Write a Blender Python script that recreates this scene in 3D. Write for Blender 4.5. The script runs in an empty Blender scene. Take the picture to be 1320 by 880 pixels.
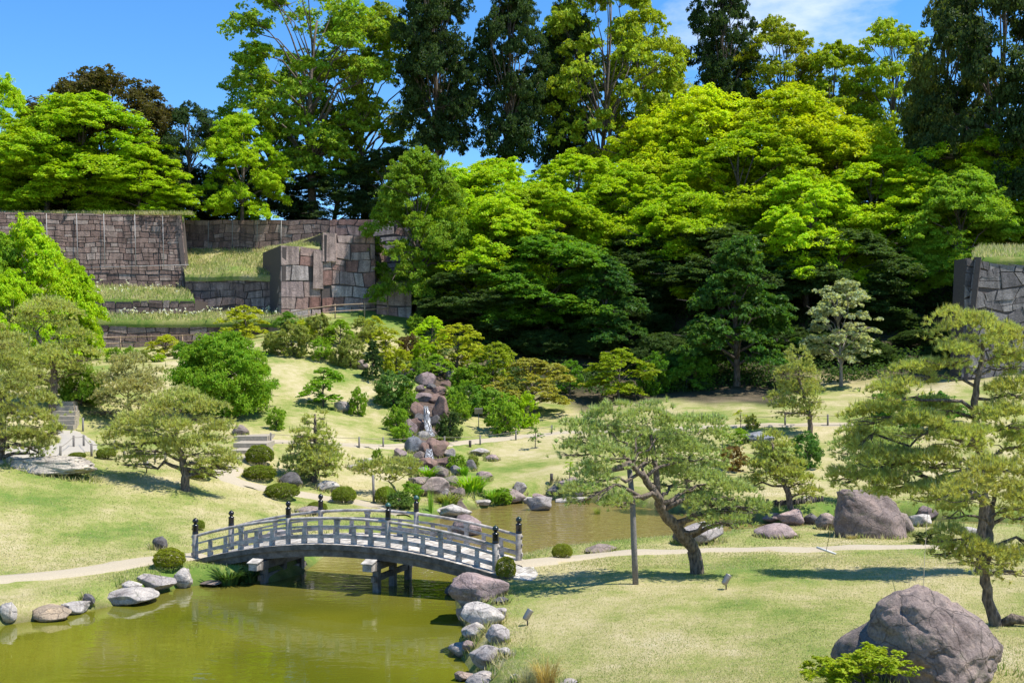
import bpy, bmesh, math, random
import numpy as np
from mathutils import Vector, Matrix, noise as mnoise

# ---------------------------------------------------------------- camera, sky, sun, exposure
F = 1400.0; CZ = 6.0; HY = 470.0          # focal length in photo pixels, eye height, horizon row
scene = bpy.context.scene
C = scene.collection
cam_d = bpy.data.cameras.new('camera'); cam = bpy.data.objects.new('camera', cam_d); C.objects.link(cam)
cam.location = (0, 0, CZ); cam.rotation_euler = (math.radians(90), 0, 0)
cam_d.sensor_fit = 'HORIZONTAL'; cam_d.sensor_width = 36.0; cam_d.lens = 36.0 * F / 1320.0
cam_d.shift_y = (HY - 440.0) / 1320.0
cam_d.clip_start = 0.1; cam_d.clip_end = 5000
scene.camera = cam

SUN_EL = math.radians(62); SUN_BACK = math.radians(9)
sdir = Vector((math.cos(SUN_EL) * math.cos(SUN_BACK), -math.cos(SUN_EL) * math.sin(SUN_BACK), math.sin(SUN_EL)))
world = bpy.data.worlds.new('World'); scene.world = world; world.use_nodes = True
wt = world.node_tree; wt.nodes.clear()
wo = wt.nodes.new('ShaderNodeOutputWorld'); bg = wt.nodes.new('ShaderNodeBackground')
sky = wt.nodes.new('ShaderNodeTexSky'); sky.sky_type = 'NISHITA'; sky.sun_disc = False
sky.sun_elevation = SUN_EL; sky.sun_rotation = math.atan2(sdir.x, sdir.y)
sky.altitude = 1200; sky.air_density = 1.0; sky.dust_density = 0.0; sky.ozone_density = 5.0
bg.inputs['Strength'].default_value = 0.115
# thin cloud bank high over the trees on the right
tc = wt.nodes.new('ShaderNodeTexCoord')
cn = wt.nodes.new('ShaderNodeTexNoise'); cn.inputs['Scale'].default_value = 5.0; cn.inputs['Detail'].default_value = 7; cn.inputs['Roughness'].default_value = 0.6
mp = wt.nodes.new('ShaderNodeMapping'); mp.inputs['Scale'].default_value = (1.0, 1.0, 2.6)
wt.links.new(tc.outputs['Generated'], mp.inputs['Vector']); wt.links.new(mp.outputs['Vector'], cn.inputs['Vector'])
cdir = Vector((0.275, 1.0, 0.345)).normalized()
vd = wt.nodes.new('ShaderNodeVectorMath'); vd.operation = 'SUBTRACT'; vd.inputs[1].default_value = cdir
wt.links.new(tc.outputs['Generated'], vd.inputs[0])
vs = wt.nodes.new('ShaderNodeVectorMath'); vs.operation = 'MULTIPLY'; vs.inputs[1].default_value = (6.0, 2.0, 14.0)
wt.links.new(vd.outputs['Vector'], vs.inputs[0])
vl = wt.nodes.new('ShaderNodeVectorMath'); vl.operation = 'LENGTH'; wt.links.new(vs.outputs['Vector'], vl.inputs[0])
ml = wt.nodes.new('ShaderNodeMath'); ml.operation = 'MULTIPLY_ADD'; ml.inputs[1].default_value = -0.42; ml.inputs[2].default_value = 0.22
wt.links.new(vl.outputs['Value'], ml.inputs[0])
ma = wt.nodes.new('ShaderNodeMath'); ma.operation = 'ADD'; wt.links.new(ml.outputs[0], ma.inputs[0]); wt.links.new(cn.outputs['Fac'], ma.inputs[1])
mr = wt.nodes.new('ShaderNodeMapRange'); mr.inputs['From Min'].default_value = 0.40; mr.inputs['From Max'].default_value = 0.72
wt.links.new(ma.outputs[0], mr.inputs['Value'])
cm = wt.nodes.new('ShaderNodeMixRGB'); cm.inputs['Color2'].default_value = (6.6, 7.0, 7.6, 1)
wt.links.new(mr.outputs['Result'], cm.inputs['Fac']); shs = wt.nodes.new('ShaderNodeHueSaturation'); shs.inputs['Saturation'].default_value = 1.22; shs.inputs['Value'].default_value = 1.38; wt.links.new(sky.outputs['Color'], shs.inputs['Color']); wt.links.new(shs.outputs['Color'], cm.inputs['Color1'])
wt.links.new(cm.outputs['Color'], bg.inputs['Color']); wt.links.new(bg.outputs['Background'], wo.inputs['Surface'])

sun_d = bpy.data.lights.new('sun', 'SUN'); sun = bpy.data.objects.new('sun', sun_d); C.objects.link(sun)
sun_d.energy = 5.0; sun_d.angle = math.radians(0.5); sun_d.color = (1.0, 0.965, 0.89)
sun.rotation_mode = 'QUATERNION'; sun.rotation_quaternion = sdir.to_track_quat('Z', 'Y'); sun.location = (30, -10, 60)
vsx = scene.view_settings; vsx.view_transform = 'Standard'; vsx.look = 'None'; vsx.exposure = 0.6; vsx.gamma = 1.0; vsx.use_curve_mapping = False
scene.cycles.max_bounces = 8; scene.cycles.diffuse_bounces = 3; scene.cycles.transmission_bounces = 4; scene.cycles.transparent_max_bounces = 6
scene.cycles.use_adaptive_sampling = True

# ---------------------------------------------------------------- bookkeeping helpers
def tag(o, label=None, cat=None, group=None, kind=None):
    if label: o['label'] = label
    if cat: o['category'] = cat
    if group: o['group'] = group
    if kind: o['kind'] = kind
    return o
def empty(name, loc=(0, 0, 0), rz=0.0):
    o = bpy.data.objects.new(name, None); C.objects.link(o); o.location = loc; o.rotation_euler = (0, 0, rz)
    o.empty_display_size = 0.2
    return o
def link(name, me, parent=None, loc=(0, 0, 0), color=None):
    o = bpy.data.objects.new(name, me); C.objects.link(o); o.location = loc
    if parent: o.parent = parent
    if color: o.color = (*color, 1)
    return o
def mesh_np(name, V, Fc, mats=(), smooth=False, midx=None):
    V = np.ascontiguousarray(V, dtype=np.float32); Fc = np.ascontiguousarray(Fc, dtype=np.int32)
    me = bpy.data.meshes.new(name); k = Fc.shape[1]
    me.vertices.add(len(V)); me.vertices.foreach_set('co', V.ravel())
    me.loops.add(Fc.size); me.loops.foreach_set('vertex_index', Fc.ravel())
    me.polygons.add(len(Fc)); me.polygons.foreach_set('loop_start', np.arange(len(Fc), dtype=np.int32) * k)
    me.polygons.foreach_set('use_smooth', np.full(len(Fc), smooth))
    for m in mats: me.materials.append(m)
    if midx is not None: me.polygons.foreach_set('material_index', np.ascontiguousarray(midx, dtype=np.int32))
    me.update(calc_edges=True)
    return me
class MB:
    """collects boxes, bars, tubes and lathes; build() links them as ONE mesh object"""
    def __init__(s): s.v = []; s.f = []; s.sm = []
    def add(s, vs, fs, smooth=False):
        b = len(s.v); s.v += [tuple(v) for v in vs]
        for f in fs: s.f.append([b + i for i in f]); s.sm.append(smooth)
    def hexa(s, c8):   # 8 corners: bottom ring 0-3, top ring 4-7
        s.add(c8, [(3, 2, 1, 0), (4, 5, 6, 7), (0, 1, 5, 4), (1, 2, 6, 5), (2, 3, 7, 6), (3, 0, 4, 7)])
    def box(s, c, sx, sy, sz, ax=None, ay=None, az=None):
        c = Vector(c); ax = Vector(ax or (1, 0, 0)); ay = Vector(ay or (0, 1, 0)); az = Vector(az or (0, 0, 1))
        r = []
        for z in (-1, 1):
            for x, y in ((-1, -1), (1, -1), (1, 1), (-1, 1)):
                r.append(c + ax * (x * sx / 2) + ay * (y * sy / 2) + az * (z * sz / 2))
        s.hexa(r)
    def tube(s, pts, rad, n=6, cap=True):
        pts = [Vector(p) for p in pts]; rings = []
        for i, p in enumerate(pts):
            d = (pts[min(i + 1, len(pts) - 1)] - pts[max(i - 1, 0)])
            if d.length < 1e-6: d = Vector((0, 0, 1))
            d.normalize(); up = Vector((0, 0, 1)) if abs(d.z) < 0.9 else Vector((1, 0, 0))
            a = d.cross(up).normalized(); b = d.cross(a).normalized()
            r = rad[i] if hasattr(rad, '__len__') else rad
            rings.append([p + a * (r * math.cos(2 * math.pi * k / n)) + b * (r * math.sin(2 * math.pi * k / n)) for k in range(n)])
        vs = [v for r in rings for v in r]; fs = []
        for i in range(len(pts) - 1):
            for k in range(n):
                fs.append((i * n + k, i * n + (k + 1) % n, (i + 1) * n + (k + 1) % n, (i + 1) * n + k))
        if cap: fs += [tuple(range(n))[::-1], tuple((len(pts) - 1) * n + k for k in range(n))]
        s.add(vs, fs, True)
    def lathe(s, c, prof, n=16):
        c = Vector(c); vs = []; fs = []
        for r, z in prof:
            for k in range(n):
                vs.append(c + Vector((r * math.cos(2 * math.pi * k / n), r * math.sin(2 * math.pi * k / n), z)))
        m = len(prof)
        for i in range(m - 1):
            for k in range(n):
                fs.append((i * n + k, i * n + (k + 1) % n, (i + 1) * n + (k + 1) % n, (i + 1) * n + k))
        fs += [tuple(range(n))[::-1], tuple((m - 1) * n + k for k in range(n))]
        s.add(vs, fs, True)
    def mesh(s, name, mat, offset=(0, 0, 0)):
        me = bpy.data.meshes.new(name); o = Vector(offset)
        me.from_pydata([Vector(v) - o for v in s.v], [], s.f)
        me.polygons.foreach_set('use_smooth', s.sm)
        if mat: me.materials.append(mat)
        me.update(); return me
    def build(s, name, mat, parent=None, color=None):
        off = parent.matrix_world.translation if False else (Vector(parent.location) if parent else Vector((0, 0, 0)))
        return link(name, s.mesh(name, mat, off), parent, color=color)

def W(px, py, Y): return Vector(((px - 660) / F * Y, Y, CZ - (py - HY) / F * Y))
def Pz(px, py, z):
    Y = (CZ - z) * F / (py - HY); return Vector(((px - 660) / F * Y, Y, z))

# ---------------------------------------------------------------- materials
def newmat(name):
    m = bpy.data.materials.new(name); m.use_nodes = True; t = m.node_tree
    b = t.nodes['Principled BSDF']; return m, t, b
def nd(t, typ, **kw):
    n = t.nodes.new(typ)
    for k, v in kw.items():
        if k in n.inputs: n.inputs[k].default_value = v
        else: setattr(n, k, v)
    return n
def ramp(t, stops, src=None):
    r = t.nodes.new('ShaderNodeValToRGB'); cr = r.color_ramp
    while len(cr.elements) < len(stops): cr.elements.new(0.5)
    for e, (p, c) in zip(cr.elements, stops): e.position = p; e.color = (*c, 1)
    if src is not None: t.links.new(src, r.inputs['Fac'])
    return r
def mixc(t, a, b, fac, typ='MIX'):
    m = t.nodes.new('ShaderNodeMixRGB'); m.blend_type = typ
    for k, v in (('Color1', a), ('Color2', b), ('Fac', fac)):
        if hasattr(v, 'is_linked'): t.links.new(v, m.inputs[k])
        elif isinstance(v, (int, float)): m.inputs[k].default_value = v
        else: m.inputs[k].default_value = (*v, 1)
    return m.outputs['Color']
def math_n(t, op, a, b=None, clamp=False):
    m = t.nodes.new('ShaderNodeMath'); m.operation = op; m.use_clamp = clamp
    for i, v in enumerate((a, b)):
        if v is None: continue
        if hasattr(v, 'is_linked'): t.links.new(v, m.inputs[i])
        else: m.inputs[i].default_value = v
    return m.outputs[0]
def bump(t, b, h, strength=0.4, dist=0.05):
    n = nd(t, 'ShaderNodeBump', Strength=strength, Distance=dist); t.links.new(h, n.inputs['Height']); t.links.new(n.outputs['Normal'], b.inputs['Normal'])

def leaf_material(name, transl=0.4, rough=0.5, hue=0.03, val=0.5, nscale=0.55):
    m, t, b = newmat(name)
    oi = nd(t, 'ShaderNodeObjectInfo'); geo = nd(t, 'ShaderNodeNewGeometry'); tcn = nd(t, 'ShaderNodeTexCoord')
    n = nd(t, 'ShaderNodeTexNoise', Scale=nscale, Detail=2.0); t.links.new(tcn.outputs['Object'], n.inputs['Vector'])
    hsv = nd(t, 'ShaderNodeHueSaturation')
    r = geo.outputs['Random Per Island']
    hv = math_n(t, 'MULTIPLY_ADD', r, hue); hv.node.inputs[2].default_value = 0.5 - hue / 2
    h2 = math_n(t, 'MULTIPLY_ADD', n.outputs['Fac'], hue * 1.6); t.links.new(hv, h2.node.inputs[2])
    h3 = math_n(t, 'SUBTRACT', h2, hue * 0.8)
    t.links.new(h3, hsv.inputs['Hue'])
    vv = math_n(t, 'MULTIPLY_ADD', r, val); vv.node.inputs[2].default_value = 1.0 - val / 2
    rv = math_n(t, 'MULTIPLY_ADD', oi.outputs['Random'], 0.25); rv.node.inputs[2].default_value = 0.88
    t.links.new(math_n(t, 'MULTIPLY', vv, rv), hsv.inputs['Value'])
    t.links.new(oi.outputs['Color'], hsv.inputs['Color'])
    t.links.new(hsv.outputs['Color'], b.inputs['Base Color']); b.inputs['Roughness'].default_value = rough
    b.inputs['Specular IOR Level'].default_value = 0.14
    tr = nd(t, 'ShaderNodeBsdfTranslucent')
    t.links.new(mixc(t, hsv.outputs['Color'], (1.25, 1.2, 0.5), 1.0, 'MULTIPLY'), tr.inputs['Color'])
    mx = nd(t, 'ShaderNodeMixShader', Fac=transl); out = t.nodes['Material Output']
    t.links.new(b.outputs[0], mx.inputs[1]); t.links.new(tr.outputs[0], mx.inputs[2]); t.links.new(mx.outputs[0], out.inputs['Surface'])
    return m
M = {}
M['leaf'] = leaf_material('leaf', 0.44)
M['needle'] = leaf_material('pine_needle', 0.34, 0.5, 0.05, 0.7, 1.6)
def shoot_material():
    m, t, b = newmat('pine_shoot'); geo = nd(t, 'ShaderNodeNewGeometry')
    t.links.new(ramp(t, [(0, (.27, .29, .08)), (1, (.42, .40, .16))], geo.outputs['Random Per Island']).outputs[0], b.inputs['Base Color']); b.inputs['Roughness'].default_value = .7; return m
M['candle'] = shoot_material()

def bark_material(name, c1, c2, sc=14):
    m, t, b = newmat(name); tcn = nd(t, 'ShaderNodeTexCoord')
    mpn = nd(t, 'ShaderNodeMapping'); mpn.inputs['Scale'].default_value = (1, 1, 0.35); t.links.new(tcn.outputs['Object'], mpn.inputs['Vector'])
    v = nd(t, 'ShaderNodeTexVoronoi', Scale=float(sc)); t.links.new(mpn.outputs[0], v.inputs['Vector'])
    n = nd(t, 'ShaderNodeTexNoise', Scale=float(sc) * 2.2, Detail=6.0); t.links.new(mpn.outputs[0], n.inputs['Vector'])
    f = math_n(t, 'MULTIPLY', v.outputs['Distance'], n.outputs['Fac'])
    r = ramp(t, [(0.05, c1), (0.45, c2)], f); t.links.new(r.outputs[0], b.inputs['Base Color']); b.inputs['Roughness'].default_value = 0.9
    bump(t, b, f, 0.9, 0.06); return m
M['bark'] = bark_material('bark', (0.055, 0.042, 0.032), (0.17, 0.135, 0.105))
M['pinebark'] = bark_material('pine_bark', (0.05, 0.036, 0.026), (0.24, 0.18, 0.13), 16)
M['palebark'] = bark_material('pale_bark', (0.12, 0.10, 0.08), (0.3, 0.26, 0.21), 9)

def rock_material(name='rock'):
    m, t, b = newmat(name); oi = nd(t, 'ShaderNodeObjectInfo'); tcn = nd(t, 'ShaderNodeTexCoord'); geo = nd(t, 'ShaderNodeNewGeometry')
    P = geo.outputs['Position']
    n1 = nd(t, 'ShaderNodeTexNoise', Scale=2.2, Detail=8.0, Roughness=0.65); t.links.new(P, n1.inputs['Vector'])
    n2 = nd(t, 'ShaderNodeTexNoise', Scale=24.0, Detail=6.0, Roughness=0.7); t.links.new(P, n2.inputs['Vector'])
    wv = mixc(t, P, n1.outputs['Color'], 0.25, 'ADD')
    v = nd(t, 'ShaderNodeTexVoronoi', Scale=2.1); v.feature = 'DISTANCE_TO_EDGE'; t.links.new(wv, v.inputs['Vector'])
    crack = ramp(t, [(0.0, (0, 0, 0)), (0.022, (1, 1, 1))], v.outputs['Distance'])
    r1 = ramp(t, [(0.3, (0.55, 0.5, 0.5)), (0.5, (1, 1, 1)), (0.72, (1.45, 1.38, 1.3))], n1.outputs['Fac'])
    c = mixc(t, oi.outputs['Color'], r1.outputs[0], 1.0, 'MULTIPLY')
    r2 = ramp(t, [(0.32, (0.62, 0.6, 0.58)), (0.6, (1.15, 1.15, 1.12))], n2.outputs['Fac'])
    c = mixc(t, c, r2.outputs[0], 1.0, 'MULTIPLY')
    c = mixc(t, (0.04, 0.035, 0.03), c, math_n(t, 'MULTIPLY_ADD', crack.outputs[0], 0.38)); 
    c.node.inputs['Fac'].links[0].from_node.inputs[2].default_value = 0.62
    n4 = nd(t, 'ShaderNodeTexNoise', Scale=5.5, Detail=7.0, Roughness=0.75); t.links.new(P, n4.inputs['Vector'])
    c = mixc(t, c, mixc(t, c, (1.7, 1.65, 1.5), 1.0, 'MULTIPLY'), ramp(t, [(0.55, (0, 0, 0)), (0.66, (.75, .75, .75))], n4.outputs['Fac']).outputs[0])
    n5 = nd(t, 'ShaderNodeTexNoise', Scale=3.1, Detail=6.0, Roughness=0.7); t.links.new(tcn.outputs['Object'], n5.inputs['Vector'])
    c = mixc(t, c, (.085, .095, .035), ramp(t, [(0.57, (0, 0, 0)), (0.68, (.55, .55, .55))], n5.outputs['Fac']).outputs[0])
    t.links.new(c, b.inputs['Base Color']); b.inputs['Roughness'].default_value = 0.85
    h = math_n(t, 'ADD', math_n(t, 'MULTIPLY', n2.outputs['Fac'], 0.5), math_n(t, 'ADD', n1.outputs['Fac'], math_n(t, 'MULTIPLY', crack.outputs[0], 0.5)))
    bump(t, b, h, 0.7, 0.07); return m
M['rock'] = rock_material()

def wallstone_material(name, stops):
    m, t, b = newmat(name); geo = nd(t, 'ShaderNodeNewGeometry'); P = geo.outputs['Position']
    r = ramp(t, stops, geo.outputs['Random Per Island'])
    n1 = nd(t, 'ShaderNodeTexNoise', Scale=1.6, Detail=8.0, Roughness=0.7); t.links.new(P, n1.inputs['Vector'])
    n2 = nd(t, 'ShaderNodeTexNoise', Scale=9.0, Detail=6.0, Roughness=0.7); t.links.new(P, n2.inputs['Vector'])
    mpn = nd(t, 'ShaderNodeMapping'); mpn.inputs['Scale'].default_value = (2.4, 2.4, 0.22); t.links.new(P, mpn.inputs['Vector'])
    n3 = nd(t, 'ShaderNodeTexNoise', Scale=1.2, Detail=5.0); t.links.new(mpn.outputs[0], n3.inputs['Vector'])
    c = mixc(t, r.outputs[0], ramp(t, [(0.3, (0.6, 0.58, 0.56)), (0.68, (1.3, 1.25, 1.2))], n1.outputs['Fac']).outputs[0], 1.0, 'MULTIPLY')
    c = mixc(t, c, ramp(t, [(0.35, (0.65, 0.65, 0.65)), (0.65, (1.2, 1.2, 1.2))], n2.outputs['Fac']).outputs[0], 1.0, 'MULTIPLY')
    c = mixc(t, c, ramp(t, [(0.38, (0.5, 0.5, 0.5)), (0.56, (1.0, 1.0, 1.0))], n3.outputs['Fac']).outputs[0], 0.75, 'MULTIPLY')  # weather streaks
    t.links.new(c, b.inputs['Base Color']); b.inputs['Roughness'].default_value = 0.9
    bump(t, b, math_n(t, 'ADD', n2.outputs['Fac'], n1.outputs['Fac']), 0.6, 0.08); return m
M['wall_brown'] = wallstone_material('wall_brown', [(0.0, (0.17, 0.108, 0.088)), (0.35, (0.25, 0.165, 0.135)), (0.7, (0.30, 0.21, 0.175)), (1.0, (0.37, 0.29, 0.25))])
M['wall_mix'] = wallstone_material('wall_mix', [(0.0, (0.25, 0.125, 0.10)), (0.3, (0.34, 0.20, 0.165)), (0.55, (0.38, 0.275, 0.24)), (0.8, (0.44, 0.375, 0.35)), (1.0, (0.31, 0.21, 0.195))])
M['wall_grey'] = wallstone_material('wall_grey', [(0.0, (0.11, 0.10, 0.105)), (0.5, (0.18, 0.165, 0.165)), (1.0, (0.26, 0.24, 0.235))])
def plain(name, col, rough=0.8, var=0.25, sc=8.0, bstr=0.3, metallic=0.0):
    m, t, b = newmat(name); geo = nd(t, 'ShaderNodeNewGeometry')
    n = nd(t, 'ShaderNodeTexNoise', Scale=sc, Detail=7.0, Roughness=0.65); t.links.new(geo.outputs['Position'], n.inputs['Vector'])
    lo = tuple(c * (1 - var) for c in col); hi = tuple(c * (1 + var) for c in col)
    t.links.new(ramp(t, [(0.32, lo), (0.68, hi)], n.outputs['Fac']).outputs[0], b.inputs['Base Color'])
    b.inputs['Roughness'].default_value = rough; b.inputs['Metallic'].default_value = metallic
    bump(t, b, n.outputs['Fac'], bstr, 0.03); return m
M['joint'] = plain('wall_joint', (0.075, 0.055, 0.047))
M['path'] = plain('path_gravel', (0.39, 0.325, 0.225), 0.95, 0.16, 30.0, 0.4)
M['gravel'] = plain('pale_gravel', (0.36, 0.32, 0.26), 0.95, 0.2, 25.0, 0.4)
M['step'] = plain('step_stone', (0.33, 0.28, 0.21), 0.9, 0.2, 12.0, 0.4)
M['bamboo'] = plain('bamboo', (0.33, 0.22, 0.13), 0.6, 0.2, 6.0, 0.1)
M['post'] = plain('post_wood', (0.18, 0.16, 0.14), 0.85, 0.3, 20.0, 0.4)
M['rope'] = plain('rope', (0.22, 0.19, 0.14), 0.9, 0.2, 60.0, 0.3)
M['lacquer'] = plain('black_lacquer', (0.012, 0.011, 0.012), 0.22, 0.2, 8.0, 0.05)
M['patina'] = plain('green_patina', (0.03, 0.085, 0.065), 0.35, 0.4, 25.0, 0.1)
M['metal'] = plain('grey_metal', (0.30, 0.27, 0.24), 0.45, 0.15, 20.0, 0.1, 0.4)
M['wallpipe'] = plain('wall_pipe', (0.33, 0.31, 0.29), 0.6, 0.15, 5.0, 0.1)
M['palepipe'] = plain('pale_pipe', (0.55, 0.54, 0.52), 0.5, 0.1, 20.0, 0.1)
M['darkwood'] = plain('dark_wood', (0.06, 0.048, 0.04), 0.85, 0.3, 12.0, 0.3)
M['plaster'] = plain('plaster', (0.62, 0.60, 0.56), 0.8, 0.08, 2.0, 0.1)
M['slate'] = plain('roof_slate', (0.16, 0.15, 0.15), 0.6, 0.2, 5.0, 0.2)

def bridge_wood(name, col, island=0.45):
    m, t, b = newmat(name); geo = nd(t, 'ShaderNodeNewGeometry'); tcn = nd(t, 'ShaderNodeTexCoord')
    mpn = nd(t, 'ShaderNodeMapping'); mpn.inputs['Rotation'].default_value = (0, 0, BR_ANG if 'BR_ANG' in globals() else 0.36); mpn.inputs['Scale'].default_value = (1.5, 16, 16)
    t.links.new(geo.outputs['Position'], mpn.inputs['Vector'])
    n = nd(t, 'ShaderNodeTexNoise', Scale=2.4, Detail=8.0, Roughness=0.7); t.links.new(mpn.outputs[0], n.inputs['Vector'])
    n2 = nd(t, 'ShaderNodeTexNoise', Scale=5.0, Detail=5.0); t.links.new(geo.outputs['Position'], n2.inputs['Vector'])
    c = ramp(t, [(0.3, tuple(x * 0.55 for x in col)), (0.55, col), (0.75, tuple(x * 1.35 for x in col))], n.outputs['Fac']).outputs[0]
    c = mixc(t, c, ramp(t, [(0.36, (0.42, 0.40, 0.37)), (0.58, (1.15, 1.13, 1.1))], n2.outputs['Fac']).outputs[0], 0.8, 'MULTIPLY')
    iv = math_n(t, 'MULTIPLY_ADD', geo.outputs['Random Per Island'], island); iv.node.inputs[2].default_value = 1 - island / 2
    c = mixc(t, c, iv, 1.0, 'MULTIPLY')
    t.links.new(c, b.inputs['Base Color']); b.inputs['Roughness'].default_value = 0.75
    bump(t, b, n.outputs['Fac'], 0.35, 0.015); return m
M['wood'] = bridge_wood('weathered_wood', (0.42, 0.375, 0.335))
M['deckwood'] = bridge_wood('deck_wood', (0.47, 0.43, 0.38))
M['beamwood'] = bridge_wood('beam_wood', (0.15, 0.125, 0.105))
M['legwood'] = bridge_wood('leg_wood', (0.17, 0.15, 0.135))
# ---------------------------------------------------------------- terrain height field
def Y2(px, py, Y): p = W(px, py, Y); return (p.x, p.y, p.z)
def Z2(px, py, z): p = Pz(px, py, z); return (p.x, p.y, p.z)
ctrl = []
for a in [(1000,880,1.3),(1320,880,1.4),(750,880,.9),(700,830,.7),(660,790,.6),(700,750,.65),(800,760,.75),(900,740,.75),(1000,740,.8),
          (1150,740,.85),(1320,740,.9),(1000,800,1.05),(1200,800,1.15),(1320,810,1.2),(690,722,.72),(800,716,.6),(900,710,.6),(1080,706,.6),
          (1250,704,.6),(1420,704,.6),(1000,1200,1.7),(1500,900,1.5),
          (0,745,.55),(100,742,.5),(200,722,.5),(250,725,.5),(180,748,.4),(50,775,.35),(-60,790,.4),(130,765,.32),
          (0,690,1.0),(0,640,1.7),(100,650,1.5),(200,660,1.1),(240,632,1.5),(300,660,.9),(100,600,2.3),(0,600,2.5),(150,580,2.5),(300,625,1.3),
          (280,612,1.7),(320,598,1.9),(320,570,2.4),(60,580,2.7),(80,553,3.0),(85,510,4.5),(380,640,.8),(450,640,.7),(520,640,.6),(470,660,.5),
          (400,670,.5),(400,620,1.2),(450,600,1.5),(450,575,2.1),(550,574,1.9),(500,540,3.0),(400,540,3.2),(300,545,3.2),(290,530,3.6),(200,540,3.3),
          (-80,640,2.0),(-80,560,3.4),(-80,700,1.1),
          (600,570,1.86),(650,540,2.8),(620,600,1.0),(650,620,.7),(700,630,.6),(720,600,1.3),(760,640,.5),(800,620,.8),(850,600,1.3),
          (1000,600,1.3),(1000,640,.7),(1050,655,.6),(1200,600,1.2),(1200,640,.6),(1320,620,.8),(1420,610,.8),(900,640,.6)]:
    ctrl.append(Z2(*a))
for a in [(350,470,66),(270,455,72),(200,450,77),(150,452,77),(60,450,77),(-60,450,77),(400,440,74),(420,415,80),(300,440,75),(440,500,65),(480,470,70),(560,480,72),
          (550,395,90),(480,405,84),(600,450,80),(560,520,63),(720,558,60),(700,520,70),(750,500,76),(850,560,58),(850,520,68),(900,505,74),
          (1000,500,74),(1000,548,57),(1100,548,57),(1100,500,72),(1200,560,54),(1320,560,54),(1250,500,68),(1330,490,68),(1450,500,68),
          (700,430,86),(900,430,86),(1100,430,84),(1300,430,80),(800,350,98),(1000,340,98),(1200,340,96),(1400,330,92),(150,408,84),(150,385,88),(-60,385,88),
          (350,400,86),(620,370,96),(0,452,78.3),(60,451,78.3),(130,450,78.3),(200,449,78.4),(270,446,78.6),(330,436,79.3),(60,446,81),(150,446,81),(250,441,81.2)]:
    ctrl.append(Y2(*a))
for x in (-85, -50, -25, 0, 25, 50, 85):
    for y in (108, 140, 175): ctrl.append((x, y, 18.3))
ctrl += [(-22, 5, .9), (0, 0, 4.1), (-8, 4, 2.2), (10, 5, 2.6), (30, 8, 2.4), (-45, 22, 1.2), (-60, 50, 3.6), (-85, 75, 7.5), (60, 60, 3.5), (60, 35, 1.2), (85, 75, 8),
         (85, 20, 2.5), (-85, 20, 2.5), (0, -30, 4.5), (60, -30, 4.0), (-60, -30, 4.0), (-60, 98, 17.5), (-30, 97, 15), (45, 48, 2.2), (60, 98, 17)]
ctrl = np.array(ctrl)
def tps_phi(r2): return 0.5 * r2 * np.log(np.maximum(r2, 1e-9))
_n = len(ctrl); _d2 = ((ctrl[:, None, :2] - ctrl[None, :, :2]) ** 2).sum(-1)
_A = np.zeros((_n + 3, _n + 3)); _A[:_n, :_n] = tps_phi(_d2) + np.eye(_n) * 6.0
_A[:_n, _n] = 1; _A[:_n, _n + 1:] = ctrl[:, :2]; _A[_n, :_n] = 1; _A[_n + 1:, :_n] = ctrl[:, :2].T
_w = np.linalg.solve(_A, np.concatenate([ctrl[:, 2], [0, 0, 0]]))
POND_PX = [(-90,840),(0,806),(45,800),(110,788),(170,776),(228,757),(262,753),(310,752),(350,750),(385,740),(420,714),(465,696),(500,686),(545,674),(585,661),
           (640,651),(700,643),(780,648),(840,655),(900,664),(960,668),(1010,676),(1060,674),(1120,668),(1240,672),(1330,674),(1500,676),
           (1500,692),(1330,690),(1240,690),(1080,692),(960,697),(880,703),(770,714),(700,724),(660,738),(612,756),(590,772),(598,800),(606,818),(592,838),
           (612,862),(614,890),(640,950),(690,1100),(700,1300),(-600,1300),(-900,950)]
POND = np.array([(p[0], p[1]) for p in (tuple(Pz(a, b, 0)) for a, b in POND_PX)])
def pond_sd(x, y):
    """signed distance to the pond outline: negative inside"""
    A = POND; B = np.roll(POND, -1, 0); best = np.full(x.shape, 1e9); ins = np.zeros(x.shape, bool)
    for (ax, ay), (bx, by) in zip(A, B):
        dx, dy = bx - ax, by - ay; L = dx * dx + dy * dy
        t = np.clip(((x - ax) * dx + (y - ay) * dy) / L, 0, 1)
        best = np.minimum(best, (x - ax - t * dx) ** 2 + (y - ay - t * dy) ** 2)
        c = ((ay > y) != (by > y)) & (x < (bx - ax) * (y - ay) / (by - ay + 1e-12) + ax); ins ^= c
    d = np.sqrt(best); return np.where(ins, -d, d)
def smooth(a, b, x):
    t = np.clip((x - a) / (b - a), 0, 1); return t * t * (3 - 2 * t)
def hgt(x, y):
    x = np.atleast_1d(np.asarray(x, float)); y = np.atleast_1d(np.asarray(y, float))
    xc = np.clip(x, -90, 90); yc = np.clip(y, -35, 180); out = np.zeros(x.shape)
    for i in range(0, len(x), 20000):
        s = slice(i, i + 20000)
        r2 = (xc[s, None] - ctrl[None, :, 0]) ** 2 + (yc[s, None] - ctrl[None, :, 1]) ** 2
        out[s] = tps_phi(r2) @ _w[:_n] + _w[_n] + _w[_n + 1] * xc[s] + _w[_n + 2] * yc[s]
    out = np.clip(out, 0.22, 19.0)
    out += 0.03 * np.sin(x * 1.3 + 0.7 * y) * np.sin(y * 0.9 - 0.5 * x) + 0.015 * np.sin(3.1 * x - 1.7 * y)
    near = (y < 62); d = np.full(x.shape, 50.0)
    if near.any(): d[near] = pond_sd(x[near], y[near])
    s = smooth(-0.75, 0.45, d)
    return out * s - 0.75 * (1 - s)
def h1(x, y): return float(hgt(x, y)[0])
_T = np.concatenate([np.arange(9, 60, 0.04), np.arange(60, 125, 0.1)])
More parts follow.
